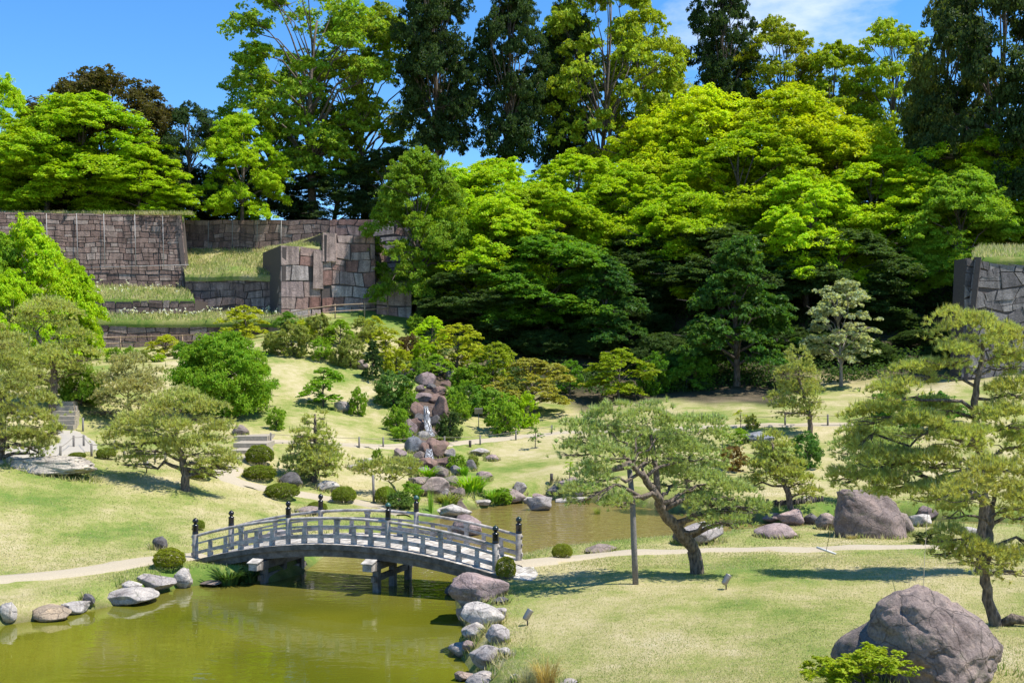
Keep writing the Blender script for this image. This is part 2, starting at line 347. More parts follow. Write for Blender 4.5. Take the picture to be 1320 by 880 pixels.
def ground(px, py, water=True):
    """where the view ray of a photo pixel meets the ground (or the water)"""
    d = np.array([(px - 660) / F, 1.0, -(py - HY) / F])
    x = d[0] * _T; y = _T; z = CZ + d[2] * _T
    g = hgt(x, y)
    if water: g = np.maximum(g, 0.0)
    k = np.argmax(z <= g)
    if z[k] > g[k]: k = len(_T) - 1
    return Vector((x[k], y[k], g[k]))
def at(px, Y):
    x = (px - 660) / F * Y; return Vector((x, Y, h1(x, Y)))

_gx = np.concatenate([-64 - np.cumsum(1.0 * 1.35 ** np.arange(18))[::-1], np.arange(-64, 64.1, 0.4), 64 + np.cumsum(1.0 * 1.35 ** np.arange(18))])
_gy = np.concatenate([7 - np.cumsum(1.0 * 1.35 ** np.arange(16))[::-1], np.arange(7, 62, 0.33), np.arange(62, 114, 0.6), 114 + np.cumsum(1.0 * 1.35 ** np.arange(18))])
GX, GY = np.meshgrid(_gx, _gy); GZ = hgt(GX.ravel(), GY.ravel()).reshape(GX.shape)
nx, ny = len(_gx), len(_gy)
ii = np.arange(nx * ny).reshape(ny, nx)
TF = np.stack([ii[:-1, :-1], ii[:-1, 1:], ii[1:, 1:], ii[1:, :-1]], -1).reshape(-1, 4)

def ground_material():
    m, t, b = newmat('lawn'); geo = nd(t, 'ShaderNodeNewGeometry'); P = geo.outputs['Position']
    big = nd(t, 'ShaderNodeTexNoise', Scale=0.28, Detail=5.0, Roughness=0.62); t.links.new(P, big.inputs['Vector'])
    mid = nd(t, 'ShaderNodeTexNoise', Scale=2.2, Detail=6.0, Roughness=0.7); t.links.new(P, mid.inputs['Vector'])
    fine = nd(t, 'ShaderNodeTexNoise', Scale=22.0, Detail=8.0, Roughness=0.8); t.links.new(P, fine.inputs['Vector'])
    f = math_n(t, 'ADD', math_n(t, 'MULTIPLY_ADD', big.outputs['Fac'], 1.35), math_n(t, 'MULTIPLY', mid.outputs['Fac'], 0.55))
    f.node.inputs[0].links[0].from_node.inputs[2].default_value = -0.165
    f = math_n(t, 'ADD', f, math_n(t, 'MULTIPLY', fine.outputs['Fac'], 1.1))
    f = math_n(t, 'MULTIPLY', f, 1 / 2.65)
    at_ = nd(t, 'ShaderNodeAttribute', attribute_name='cover')
    sep = nd(t, 'ShaderNodeSeparateColor'); t.links.new(at_.outputs['Color'], sep.inputs[0])
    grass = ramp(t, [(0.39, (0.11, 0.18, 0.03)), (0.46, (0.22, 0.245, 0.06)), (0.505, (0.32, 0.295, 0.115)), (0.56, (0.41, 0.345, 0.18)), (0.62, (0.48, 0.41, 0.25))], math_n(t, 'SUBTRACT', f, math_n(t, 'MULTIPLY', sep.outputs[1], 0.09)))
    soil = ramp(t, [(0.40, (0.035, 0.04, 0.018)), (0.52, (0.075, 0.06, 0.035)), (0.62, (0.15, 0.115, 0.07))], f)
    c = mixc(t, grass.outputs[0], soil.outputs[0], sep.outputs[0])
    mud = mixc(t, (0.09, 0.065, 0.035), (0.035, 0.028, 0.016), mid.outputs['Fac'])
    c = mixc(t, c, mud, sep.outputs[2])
    t.links.new(c, b.inputs['Base Color']); b.inputs['Roughness'].default_value = 0.95; b.inputs['Specular IOR Level'].default_value = 0.15
    bump(t, b, fine.outputs['Fac'], 0.6, 0.05); return m
M['lawn'] = ground_material()
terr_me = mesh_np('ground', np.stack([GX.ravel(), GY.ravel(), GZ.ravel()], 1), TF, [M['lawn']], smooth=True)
# what covers the ground: R bare forest soil and painted tree shade, G lush green grass, B pond mud
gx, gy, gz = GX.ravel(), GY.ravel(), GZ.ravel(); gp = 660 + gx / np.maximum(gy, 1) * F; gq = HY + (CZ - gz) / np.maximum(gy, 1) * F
litter_shade = smooth(720, 780, gp) * (1 - smooth(990, 1040, gp))  # brown litter carried forward onto the lawn, tree shade painted as ground colour
wood = smooth(500, 640, gp) * smooth(70, 77, gy + 6.0 * litter_shade + 2.5 * np.sin(gx * .5) + 1.2 * np.sin(gx * 1.7)) + smooth(100, 104, gy)
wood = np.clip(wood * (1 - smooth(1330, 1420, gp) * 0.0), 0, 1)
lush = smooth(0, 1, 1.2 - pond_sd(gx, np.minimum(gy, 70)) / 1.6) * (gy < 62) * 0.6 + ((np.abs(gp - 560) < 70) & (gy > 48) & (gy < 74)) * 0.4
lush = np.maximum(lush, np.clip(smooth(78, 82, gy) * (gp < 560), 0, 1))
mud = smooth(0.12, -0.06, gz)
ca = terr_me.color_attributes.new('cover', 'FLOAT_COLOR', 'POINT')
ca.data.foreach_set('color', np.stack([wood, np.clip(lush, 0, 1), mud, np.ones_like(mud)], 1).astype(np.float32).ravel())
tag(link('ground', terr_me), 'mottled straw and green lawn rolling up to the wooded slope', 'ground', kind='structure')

# pond
def water_material():
    m, t, b = newmat('pond_water'); geo = nd(t, 'ShaderNodeNewGeometry'); P = geo.outputs['Position']
    n = nd(t, 'ShaderNodeTexNoise', Scale=0.16, Detail=3.0); t.links.new(P, n.inputs['Vector'])
    sx = nd(t, 'ShaderNodeSeparateXYZ'); t.links.new(P, sx.inputs[0])
    far = nd(t, 'ShaderNodeMapRange'); far.inputs['From Min'].default_value = 26; far.inputs['From Max'].default_value = 36; t.links.new(sx.outputs['Y'], far.inputs['Value'])
    near_c = ramp(t, [(0.35, (0.082, 0.092, 0.006)), (0.65, (0.155, 0.148, 0.012))], n.outputs['Fac'])
    c = mixc(t, near_c.outputs[0], (0.20, 0.150, 0.045), far.outputs[0])
    t.links.new(c, b.inputs['Base Color']); b.inputs['Roughness'].default_value = 0.03; b.inputs['IOR'].default_value = 1.62
    b.inputs['Specular IOR Level'].default_value = 0.5
    mpn = nd(t, 'ShaderNodeMapping'); mpn.inputs['Scale'].default_value = (1.0, 2.2, 1); t.links.new(P, mpn.inputs['Vector'])
    w1 = nd(t, 'ShaderNodeTexNoise', Scale=1.6, Detail=3.0, Distortion=0.4); t.links.new(mpn.outputs[0], w1.inputs['Vector'])
    w2 = nd(t, 'ShaderNodeTexNoise', Scale=0.35, Detail=1.0); t.links.new(P, w2.inputs['Vector'])
    amp = math_n(t, 'MULTIPLY_ADD', far.outputs[0], 2.2); amp.node.inputs[2].default_value = 0.20
    amp = math_n(t, 'MULTIPLY', amp, math_n(t, 'MULTIPLY_ADD', w2.outputs['Fac'], 1.0))
    bump(t, b, math_n(t, 'MULTIPLY', w1.outputs['Fac'], amp), 0.32, 0.06); return m
M['water'] = water_material()
wm = MB(); wm.add([(-70, -3, 0), (45, -3, 0), (45, 52, 0), (-70, 52, 0)], [(0, 1, 2, 3)])
tag(wm.build('water', M['water']), 'murky olive green pond water', 'water', kind='structure')

# ---------------------------------------------------------------- paths: ribbons that follow the ground
def ribbon(name, pts, width, mat, lift=0.05, step=0.3, edge=0.08, seed=0):
    """pts: world xy list"""
    rng = np.random.default_rng(seed); P = [np.array(p[:2], float) for p in pts]; out = []
    for a, b in zip(P[:-1], P[1:]):
        n = max(1, int(np.linalg.norm(b - a) / step))
        out += [a + (b - a) * k / n for k in range(n)]
    out.append(P[-1]); Q = np.array(out)
    for _ in range(6): Q[1:-1] = (Q[:-2] + Q[1:-1] * 2 + Q[2:]) / 4
    T = np.gradient(Q, axis=0); T /= np.linalg.norm(T, axis=1)[:, None] + 1e-9; Nn = np.stack([-T[:, 1], T[:, 0]], 1)
    cols = 7; V = []
    ws = width if hasattr(width, '__len__') else (width, width)
    for k in range(cols):
        u = (k / (cols - 1) - 0.5)
        w = np.linspace(ws[0], ws[1], len(Q)); j = rng.normal(0, edge, len(Q)) if k in (0, cols - 1) else 0
        xy = Q + Nn * (u * w + j)[:, None]
        z = hgt(xy[:, 0], xy[:, 1]) + (lift if k not in (0, cols - 1) else -0.03); V.append(np.stack([xy[:, 0], xy[:, 1], z], 1))
    V = np.array(V); n = len(Q); idx = np.arange(cols * n).reshape(cols, n)
    Fc = np.stack([idx[:-1, :-1], idx[1:, :-1], idx[1:, 1:], idx[:-1, 1:]], -1).reshape(-1, 4)
    return tag(link(name, mesh_np(name, V.reshape(-1, 3), Fc, [mat], smooth=True)), kind='structure')
def gpts(lst): return [tuple(ground(a, b)) for a, b in lst]
tag(ribbon('path', gpts([(-60, 752), (0, 747), (70, 742), (130, 734), (185, 724), (225, 720), (262, 716)]), (0.65, 1.15), M['path'], seed=1), 'tan gravel path along the left bank to the bridge', 'path')
tag(ribbon('path', gpts([(664, 729), (700, 724), (760, 717), (840, 712), (920, 709), (1000, 708), (1100, 706), (1250, 704.5), (1420, 707)]), 0.85, M['path'], seed=2), 'tan gravel path across the right lawn', 'path')
tag(ribbon('path', gpts([(300, 602), (286, 612), (300, 622), (340, 630), (400, 639), (450, 645), (500, 655), (520, 664)]), (1.1, 0.7), M['path'], seed=3), 'tan gravel path winding below the round clipped shrubs', 'path')
tag(ribbon('path', gpts([(345, 569), (400, 573), (480, 576), (530, 574), (600, 570), (660, 564), (720, 558), (790, 556), (860, 553), (930, 551), (1000, 548), (1125, 546), (1230, 546)]), 0.75, M['path'], seed=4), 'narrow hillside path crossing above the pond', 'path')
tag(ribbon('path', gpts([(-40, 588), (0, 586), (50, 583), (100, 578), (100, 566), (85, 556)]), (2.4, 1.2), M['gravel'], seed=5), 'pale gravel path at the foot of the stairs', 'path')

M['wetbed'] = plain('wet_stream_bed', (0.11, 0.075, 0.055), 0.35, 0.5, 5.0, 0.9)
tag(ribbon('stream_bed', gpts([(566, 480), (564, 492), (556, 508), (550, 518), (551, 540), (552, 562), (553, 580), (555, 600), (560, 618), (572, 640), (585, 655)]), (1.3, 1.5), M['wetbed'], lift=.07, edge=.25, seed=6), 'dark wet stony bed of the cascade', 'stream bed')

# ---------------------------------------------------------------- stone walls
def stone_wall(name, A, B, zb, zt, mat, depth=4.0, batter=0.1, course=0.55, sw=0.8, seed=0, warp=0.1, prot=0.06, slope_top=None, skip=None, parent=None, gap=0.013, backmat=None, leanA=0.0, leanB=0.0):
    """A, B: world xy of the foot, left and right as seen from the garden; stones are raised blocks on a solid core"""
    rng = np.random.default_rng(seed); A = np.array(A[:2], float); B = np.array(B[:2], float)
    L = np.linalg.norm(B - A); d = (B - A) / L; nrm = np.array([d[1], -d[0]])   # points to the viewer
    zt0, zt1 = zt if hasattr(zt, '__len__') else (zt, zt)
    H = max(zt0, zt1) - zb
    def top(u): return zt0 - zb + (zt1 - zt0) * u / L
    def wp(u, v):
        return (u + warp * math.sin(1.9 * v + seed) * math.sin(0.8 * u + 2.1 * seed) + warp * .8 * math.sin(3.3 * v + 1.3 * u),
                v + warp * 0.9 * math.sin(1.7 * u + 0.9 * v + seed) + warp * .5 * math.sin(3.7 * u - seed))
    def w3(u, v, o):
        off = o - batter * v; q = u / L; u = u + leanA * v * (1 - q) - leanB * v * q; xy = A + d * u + nrm * off; return (xy[0], xy[1], zb + v)
    mb = MB(); v = 0.0
    while v < H - 0.08:
        ch = min(course * rng.uniform(0.7, 1.35), H - v)
        if H - v - ch < course * 0.35: ch = H - v
        u = -rng.uniform(0, .4) * sw
        while u < L:
            w = sw * rng.uniform(0.5, 1.6); u0, u1 = max(u, 0), min(u + w, L); u += w
            if u1 - u0 < 0.08: continue
            um = (u0 + u1) / 2; tv = top(um)
            if v + ch * 0.4 > tv: continue
            if skip and skip(um, v + ch / 2): continue
            g = gap * rng.uniform(.6, 1.5); pr = rng.uniform(0.2, 1.0) * prot
            v1 = min(v + ch, tv)
            sub = [(v, v1)]
            if ch > course * 1.0 and rng.random() < 0.3: sub = [(v, (v + v1) / 2), ((v + v1) / 2, v1)]
            for va, vb in sub:
                cs = [(u0 + g, va + g), (u1 - g, va + g), (u1 - g, vb - g), (u0 + g, vb - g)]
                back = []; front = []
                cu, cv = (u0 + u1) / 2, (va + vb) / 2
                for (a, b) in cs:
                    edge = (a < 0.2 or a > L - 0.2)
                    a2, b2 = wp(a, b)
                    if edge: a2 = min(max(a, 0), L)
                    if b > tv - 0.1: b2 = min(b2, tv)
                    b2 = max(b2, 0)
                    back.append(w3(a2, b2, -0.12))
                    k = 1 - min(.06, 0.035 / max(u1 - u0, .1)) - rng.uniform(0, .05)
                    front.append(w3(cu + wp(cu, cv)[0] - cu + (a2 - wp(cu, cv)[0]) * k, wp(cu, cv)[1] + (b2 - wp(cu, cv)[1]) * k, pr))
                mb.add(back + front, [(4, 5, 6, 7), (0, 1, 5, 4), (1, 2, 6, 5), (2, 3, 7, 6), (3, 0, 4, 7)])
        v += ch
    me = mb.mesh(name, mat)
    core = MB()
    def c3(u, v, o): return w3(u, v, o)
    t0, t1 = zt0 - zb - 0.03, zt1 - zb - 0.03
    core.hexa([c3(0, -1.0, -0.03), c3(L, -1.0, -0.03), c3(L, -1.0, -depth), c3(0, -1.0, -depth),
               c3(0, t0, -0.03), c3(L, t1, -0.03), c3(L, t1, -depth), c3(0, t0, -depth)])
    if parent:
        o = link('stone_face', me, parent); co = link('core', core.mesh('core', backmat or M['joint']), parent)
    else:
        o = empty(name); link('stone_face', me, o); link('core', core.mesh('core', backmat or M['joint']), o)
    return o
def wallpx(x0, x1, Y0, Y1=None):
    Y1 = Y1 or Y0; return ((x0 - 660) / F * Y0, Y0), ((x1 - 660) / F * Y1, Y1)
def zat(py, Y): return CZ - (py - HY) / F * Y
# lowest terrace wall
a, b = wallpx(-60, 405, 79, 80.5)
tag(stone_wall('terrace_wall', a, b, zat(450, 79), zat(413, 79), M['wall_brown'], 3.2, .06, .62, 1.0, 1, .1), 'long low brown stone terrace wall behind the bamboo railing', 'stone wall')
a, b = wallpx(-60, 251, 82.6)
tag(stone_wall('terrace_wall', a, b, zat(404, 82.6), zat(386, 82.6), M['wall_brown'], 3.6, .06, .5, .8, 2, .08), 'short brown stone terrace wall between two flowering grass strips', 'stone wall')
# the big wall on the left and its right flank
zb3 = zat(374, 86.5); zt3 = zat(273.5, 86.5)
a, b = wallpx(-70, 243, 84.9, 87.6)
bigw = stone_wall('castle_wall', a, b, zb3, zt3, M['wall_brown'], 1.5, .14, .42, .72, 3, .05, leanB=.11)
tag(bigw, 'tall brown castle wall with thin vertical pipes on the far left', 'stone wall')
a2 = np.array(b); b2 = a2 + np.array([-2.5, 8.4])
stone_wall('castle_wall', a2 + np.array([.02, .0]), b2, zb3, zt3, M['wall_brown'], .35, .11, .5, .8, 4, .06, parent=bigw, leanA=.14)
pm = MB()
for k, px in enumerate((59, 98, 133, 173, 209)):
    pp = MB(); yw = 84.9 + (px + 70) / 313 * 2.7; p0 = W(px + 1, 343, yw - .2); p1 = W(px, 275, yw + .55)
    pp.tube([(p0.x, p0.y + .22, p0.z), (p1.x, p1.y + .1, p1.z)], .026, 6); pp.build('pipe', M['wallpipe'], bigw)
pp = MB(); pp.tube([(W(108, 345, 86.4).x, 86.48, W(108, 345, 86.4).z), (W(243, 341, 87.5).x, 87.62, W(243, 341, 87.5).z)], .026, 6); pp.build('pipe', M['wallpipe'], bigw)
# upper wall behind the grass slope
a, b = wallpx(236, 432, 96)
upw = stone_wall('castle_wall', a, b, zat(330, 96), zat(283, 96), M['wall_brown'], 6, .05, .6, .95, 5, .08)
tag(upw, 'upper stone wall running behind the grassy ledge under the trees', 'stone wall')
for px in (268, 299, 331, 362):
    pp = MB(); pp.tube([(W(px, 322, 95.9).x, 95.93, W(px, 322, 95.9).z), (W(px, 284, 95.9).x, 96.1, W(px, 284, 95.9).z)], .026, 6); pp.build('pipe', M['wallpipe'], upw)
a, b = wallpx(424, 640, 94.5)
tag(stone_wall('castle_wall', a, b, zat(385, 94.5), zat(282, 94.5), M['wall_mix'], 5, .05, .75, 1.1, 6, .14), 'pale mixed stone wall behind the tall block wall, half lost in maple shade', 'stone wall')
a, b = wallpx(238, 352, 86.0, 85.6)
tag(stone_wall('terrace_wall', a, b, zat(407, 86), zat(354, 86), M['wall_brown'], 5, .05, .7, 1.0, 7, .11), 'brown stone wall with ivy below the dry grass ledge', 'stone wall')
# the wall of many-coloured blocks with tall slabs
blk = empty('block_wall'); tag(blk, 'reddish wall of large cut blocks with two tall upright slabs', 'stone wall')
Yb = 83.6; zbb = zat(415, Yb)
def ub(px): return (px - 362) / F * Yb
slab1 = (404, 417, 372, 323); slab2 = (416, 434, 337, 301)
def in_slab(px, v):
    py = HY + (CZ - (zbb + v)) * F / Yb
    for x0, x1, y1, y0 in (slab1, slab2):
        if x0 - 3 < px < x1 + 3 and y0 - 3 < py < y1 + 3: return True
    return False
YL, YR = 82.4, 85.6
a, b = wallpx(362, 414, YL, YL + 1.35)
stone_wall('block', a, b, zbb, zat(318, Yb), M['wall_mix'], 6, .02, 1.05, 1.6, 8, .06, .07, skip=lambda u, v: in_slab(362 + u / 3.36 * 52, v), parent=blk, gap=.012)
a, b = wallpx(415, 484, YL + 1.3, YR)
stone_wall('block', a, b, zbb, zat(301, Yb), M['wall_mix'], 6, .02, .95, 1.15, 9, .09, .08, skip=lambda u, v: in_slab(415 + u / 4.95 * 69, v), parent=blk, gap=.012)
a, b = wallpx(342, 361.5, YL + 5, YL + .02)
stone_wall('block', a, b, zbb, zat(320, Yb), M['wall_brown'], .35, .02, .9, .9, 10, .12, .06, parent=blk)
def wside(x, y0, y1, zt_, seed): stone_wall('block', (x, y0), (x + .05, y1), zbb, zt_, M['wall_brown'], .35, .02, .9, 1.1, seed, .12, .06, parent=blk)
xr = (484 - 660) / F * YR; wside(xr, YR + .05, YR + 6, zat(301, Yb), 11)
xl = (415 - 660) / F * (YL + 1.3); Yq = YL + 1.3
stone_wall('block', (xl - .05, Yq + 5), (xl, Yq + .02), zat(322, Yb), zat(302, Yb), M['wall_brown'], .35, .02, .9, 1.1, 12, .1, .06, parent=blk)
for k, (x0, x1, y1, y0) in enumerate((slab1, slab2)):
    sb = MB(); ya = YL + (x0 - 362) / 122 * (YR - YL); yc = YL + (x1 - 362) / 122 * (YR - YL); p0 = W(x0, y1, ya); p1 = W(x1, y0, yc); m0 = .05
    sb.hexa([(p0.x, ya - .17, p0.z), (p1.x, yc - .17, p0.z), (p1.x, yc + .5, p0.z), (p0.x, ya + .5, p0.z),
             (p0.x + m0, ya - .13, p1.z), (p1.x - m0, yc - .13, p1.z), (p1.x - m0, yc + .5, p1.z), (p0.x + m0, ya + .5, p1.z)])
    sl = sb.build('upright_slab', M['wall_mix'], blk)
a, b = wallpx(485, 531, 84.5, 85)
tag(stone_wall('terrace_wall', a, b, zat(415, 84.5), zat(373, 84.5), M['wall_mix'], 7, .03, 1.0, 1.6, 13, .1), 'low stone block wall with grass on top at the right foot of the tall wall', 'stone wall')
# dark polygonal wall on the right edge
zr0 = zat(505, 70.0); zr1 = zat(333, 71.5)
a, b = ((1238 - 660) / F * 70, 70), ((1560 - 660) / F * 70, 71.5)
rw = stone_wall('castle_wall', a, b, zr0, zr1, M['wall_grey'], 1.5, .11, .72, 1.0, 14, .26, .1, leanA=.1)
tag(rw, 'dark grey polygonal castle wall at the right edge, grass on its top', 'stone wall')
stone_wall('castle_wall', (a[0] + 4.2, a[1] + 9), (a[0] + .0, a[1] + .03), zr0, zr1, M['wall_grey'], .35, .1, .72, 1.0, 15, .2, .1, parent=rw, leanB=.11)

# grassy tops of the terraces: solid turf banks
def turf(name, corners, label, nx_=26, ny_=10, seed=0, rough=.1, mat=None, cover=.7):
    """corners: front-left, front-right, back-right, back-left world points; a bumpy turf sheet with a skirt"""
    rng = np.random.default_rng(seed); c = [np.array(p, float) for p in corners]; V = []
    for j in range(ny_ + 1):
        for i in range(nx_ + 1):
            u, v = i / nx_, j / ny_; p = (c[0] * (1 - u) + c[1] * u) * (1 - v) + (c[3] * (1 - u) + c[2] * u) * v
            p = p + np.array([0, 0, rough * (math.sin(7 * u * nx_ / 26 + seed) * math.sin(5 * v + 2 * u) + rng.uniform(-.3, .6)) * (1 if 0 < j else .4)]); V.append(p)
    n = nx_ + 1; base = len(V)
    for i in range(n): V.append(V[i] - np.array([0, 0, .5]) + np.array([0, .12, 0]))
    idx = np.arange(base).reshape(ny_ + 1, n)
    Fc = np.stack([idx[:-1, :-1], idx[:-1, 1:], idx[1:, 1:], idx[1:, :-1]], -1).reshape(-1, 4)
    sk = np.array([(i + 1, i, base + i, base + i + 1) for i in range(n - 1)])
    me = mesh_np(name, np.array(V), np.concatenate([Fc, sk]), [mat or M['lawn']], smooth=True)
    ca = me.color_attributes.new('cover', 'FLOAT_COLOR', 'POINT')
    ca.data.foreach_set('color', np.tile(np.array([0, cover, 0, 1], np.float32), len(V)))
    return tag(link(name, me), label, 'grass terrace', kind='structure')
def Wt(px, py, Y): return tuple(W(px, py, Y))
turf('terrace_lawn', [Wt(-60, 413, 79.0), Wt(405, 413, 80.4), Wt(362, 403, 83.8), Wt(-60, 402.5, 82.8)], 'grass strip on the lowest terrace wall', 60, 8, 1, .05, cover=.9)
turf('terrace_lawn', [Wt(-60, 386, 82.6), Wt(251, 386, 82.6), Wt(243, 372, 87.6), Wt(-60, 362, 85.0)], 'grass strip below the tall castle wall', 50, 8, 2, .08, cover=.9)
turf('terrace_lawn', [Wt(238, 354, 85.95), Wt(352, 354, 85.5), Wt(364, 322, 96), Wt(236, 322, 96)], 'dry grass ledge above the ivy wall', 30, 14, 3, .12, cover=.35)
turf('terrace_lawn', [Wt(362, 318.5, 82.5), Wt(414, 318.5, 83.75), Wt(424, 303, 94.4), Wt(346, 322, 95)], 'grass on the left shoulder of the block wall', 14, 10, 4, .06, cover=.4)
turf('terrace_lawn', [Wt(485, 372, 84.5), Wt(531, 372, 85), Wt(560, 352, 94), Wt(488, 352, 94)], 'grass on the low block wall', 14, 8, 5, .08, cover=.8)
turf('terrace_lawn', [Wt(1252, 332, 71), Wt(1560, 332, 71.6), Wt(1500, 318, 80), Wt(1262, 318, 80)], 'grass on the dark right wall', 30, 8, 6, .1, cover=.9)
turf('terrace_lawn', [(-60, 84.8, zt3 - .05), ((236 - 660) / F * 88.4, 88.5, zt3 - .05), ((236 - 660) / F * 96, 97, zt3 + .3), (-60, 106, zt3 + .3)], 'turf on top of the tall castle wall', 40, 10, 7, .08, cover=.6)
turf('terrace_lawn', [(-26, 96.8, zat(283, 96) - .05), (10, 95.3, zat(283, 96) - .05), (10, 110, 18.6), (-26, 110, 18.6)], 'turf on top of the upper wall', 30, 10, 8, .08, cover=.6)
# ---------------------------------------------------------------- arched wooden bridge
NL = np.array([-8.98, 30.8]); NR = np.array([-0.42, 27.6])
bd = (NR - NL); BL = float(np.linalg.norm(bd)); bd /= BL; bn = np.array([-bd[1], bd[0]])     # bn points away from the viewer
BW = 1.72; ZL, ZR, RISE = 0.48, 0.74, 0.60
def bz(t): return ZL + (ZR - ZL) * t + RISE * 4 * t * (1 - t)
def bp(t, s, dz=0.0):
    p = NL + bd * (t * BL) + bn * s; return Vector((p[0], p[1], bz(t) + dz))
BX = Vector((bd[0], bd[1], 0)); BN = Vector((bn[0], bn[1], 0))
bridge = empty('arched_bridge', (*(NL + bd * BL / 2 + bn * BW / 2), 0.0))
tag(bridge, 'grey weathered wooden arched bridge with black knobbed posts over the pond', 'bridge')
def sweep(mb, s, dz, wid, hei, t0=0.0, t1=1.0, n=40, rnd=False):
    if rnd:
        mb.tube([bp(t0 + (t1 - t0) * k / n, s, dz) for k in range(n + 1)], wid / 2, 8); return
    vs = []; fs = []
    for k in range(n + 1):
        t = t0 + (t1 - t0) * k / n
        for a, b in ((-1, -1), (1, -1), (1, 1), (-1, 1)): vs.append(bp(t, s + a * wid / 2, dz + b * hei / 2))
    for k in range(n):
        for j in range(4): fs.append((k * 4 + j, k * 4 + (j + 1) % 4, k * 4 + 4 + (j + 1) % 4, k * 4 + 4 + j))
    fs += [(3, 2, 1, 0), tuple(n * 4 + j for j in range(4))]; mb.add(vs, fs)
# deck of cross planks, running a little past the posts at each end
dk = MB(); npl = 62; T0, T1 = -0.055, 1.115
for k in range(npl):
    ta = T0 + (T1 - T0) * k / npl; tb = T0 + (T1 - T0) * (k + 1) / npl; g = 0.0009
    def z_(t):
        return bz(t) if 0 <= t <= 1 else (bz(0) + t * BL * .18 if t < 0 else bz(1) - (t - 1) * BL * .10)
    def q(t, s, dz):
        p = NL + bd * (t * BL) + bn * s; return (p[0], p[1], z_(t) + dz)
    j = random.Random(k).uniform(-.004, .004); e = random.Random(k + 99).uniform(-.015, .015)
    dk.hexa([q(ta + g, -.22 + e, -.07), q(tb - g, -.22 + e, -.07), q(tb - g, BW + .22 + e, -.07), q(ta + g, BW + .22 + e, -.07),
             q(ta + g, -.22 + e, j), q(tb - g, -.22 + e, j), q(tb - g, BW + .22 + e, j), q(ta + g, BW + .22 + e, j)])
dk.build('deck', M['deckwood'], bridge)
for s in (-0.08, BW + .08, BW / 2):
    bm_ = MB(); sweep(bm_, s, -.205, .2, .27, -0.03, 1.02, 44); bm_.build('girder', M['beamwood'], bridge)
for s in (-.225, BW + .225):
    fm = MB(); sweep(fm, s, -.075, .05, .14, -0.04, 1.02, 44); fm.build('edge_board', M['beamwood'], bridge)
    for k in range(26):   # plank ends seen under the edge
        t = (k + .5) / 26; fm = None
cap_prof = [(.076, 0), (.082, .015), (.082, .05), (.075, .06), (.078, .075), (.078, .22), (.086, .235), (.086, .255), (.05, .27), (.038, .295), (.05, .31), (.072, .335), (.080, .365), (.074, .40), (.052, .43), (.02, .452), (.004, .465)]
for s in (0.0, BW):
    for i, t in enumerate((0.0, 1 / 3, 2 / 3, 1.0)):
        p = bp(t, s); end = i in (0, 3); pr = MB(); z0 = p.z - (.35 if end else .12)
        r = .085 if end else .07
        pr.lathe((p.x, p.y, z0), [(r, 0), (r * 1.02, .1), (r, p.z + .72 - z0), (r * .9, p.z + .735 - z0)], 16)
        po = pr.build('post', M['wood'], bridge)
        cp = MB(); cp.lathe((p.x, p.y, p.z + .725), [(a * (1.05 if end else .92), b) for a, b in cap_prof], 16)
        co = link('post_cap', cp.mesh('post_cap', M['lacquer'], bridge.location), po)
        kn = MB(); kn.lathe((p.x, p.y, p.z + .725 + .325), [(.03, 0), (.079, .03), (.084, .052), (.06, .1), (.015, .132)], 14)
        if t > .5: link('knob', kn.mesh('knob', M['patina'], bridge.location), po)
    for nm, dz, w_, h_, rnd in (('top_rail', .665, .085, .085, True), ('middle_rail', .445, .075, .052, False), ('bottom_rail', .185, .09, .095, False)):
        rm = MB(); sweep(rm, s, dz, w_, h_, -0.012, 1.012, 48, rnd); rm.build(nm, M['wood'], bridge)
    for i in range(3):
        for j in range(1, 6):
            t = (i + j / 6) / 3; bm_ = MB(); p = bp(t, s); tall = (j in (2, 4)) if False else (j == 3 or j in (1, 5) and False)
            az = Vector((0, 0, 1))
            bm_.box(bp(t, s, .325), .105, .06, .19, BX, BN, az); bm_.build('strut', M['wood'], bridge)
            bm_ = MB(); bm_.box(bp(t, s, .06), .15, .08, .14, BX, BN, az); bm_.build('foot_block', M['wood'], bridge)
            if tall:
                bm_ = MB(); bm_.box(bp(t, s, .525), .13, .07, .11, BX, BN, az); bm_.build('bracket', M['wood'], bridge)
                bm_ = MB(); bm_.box(bp(t, s, .60), .17, .085, .05, BX, BN, az); bm_.build('bracket_cap', M['wood'], bridge)
for t in (0.255, 0.635):
    pc = bp(t, -.42, -.49); cb = MB(); c0, c1 = bp(t, -.55, -.48), bp(t, BW + .55, -.48)
    cb.box((c0 + c1) / 2, .24, (c1 - c0).length, .22, BX, BN, Vector((0, 0, 1))); cb.build('cross_beam', M['legwood'], bridge)
    for s, o in ((-.52, -1), (BW + .52, 1)):
        hd = MB(); p = bp(t, s, -.475); hd.box(p, .26, .22, .19, BX, BN); hd.build('beam_end_box', M['wood'], bridge)
        rf = MB(); a0 = p + Vector((0, 0, .15))
        rf.box(a0 - Vector((0, 0, .01)), .33, .30, .025, BX, (BN + Vector((0, 0, .28))).normalized(), (Vector((0, 0, 1)) - BN * .28).normalized()); rf.build('beam_end_lid', M['deckwood'], bridge)
    for s in (-.08, BW / 2, BW + .08):
        lg = MB(); p = bp(t, s); lg.box((p.x, p.y, (p.z - .55 - .9) / 2), .165, .165, p.z - .55 + .9, BX, BN); lg.build('leg', M['legwood'], bridge)
    for dz, h_ in ((-.83, .15),):
        tb = MB(); c0, c1 = bp(t, -.32, dz), bp(t, BW + .32, dz); tb.box((c0 + c1) / 2 + BX * .0, .09, (c1 - c0).length, h_, BX, BN); tb.build('tie_beam', M['legwood'], bridge)
ab = MB(); p = bp(-.012, BW / 2, -.33); ab.box(p, .5, BW + .5, .55, BX, BN); ab.build('abutment', M['legwood'], bridge)
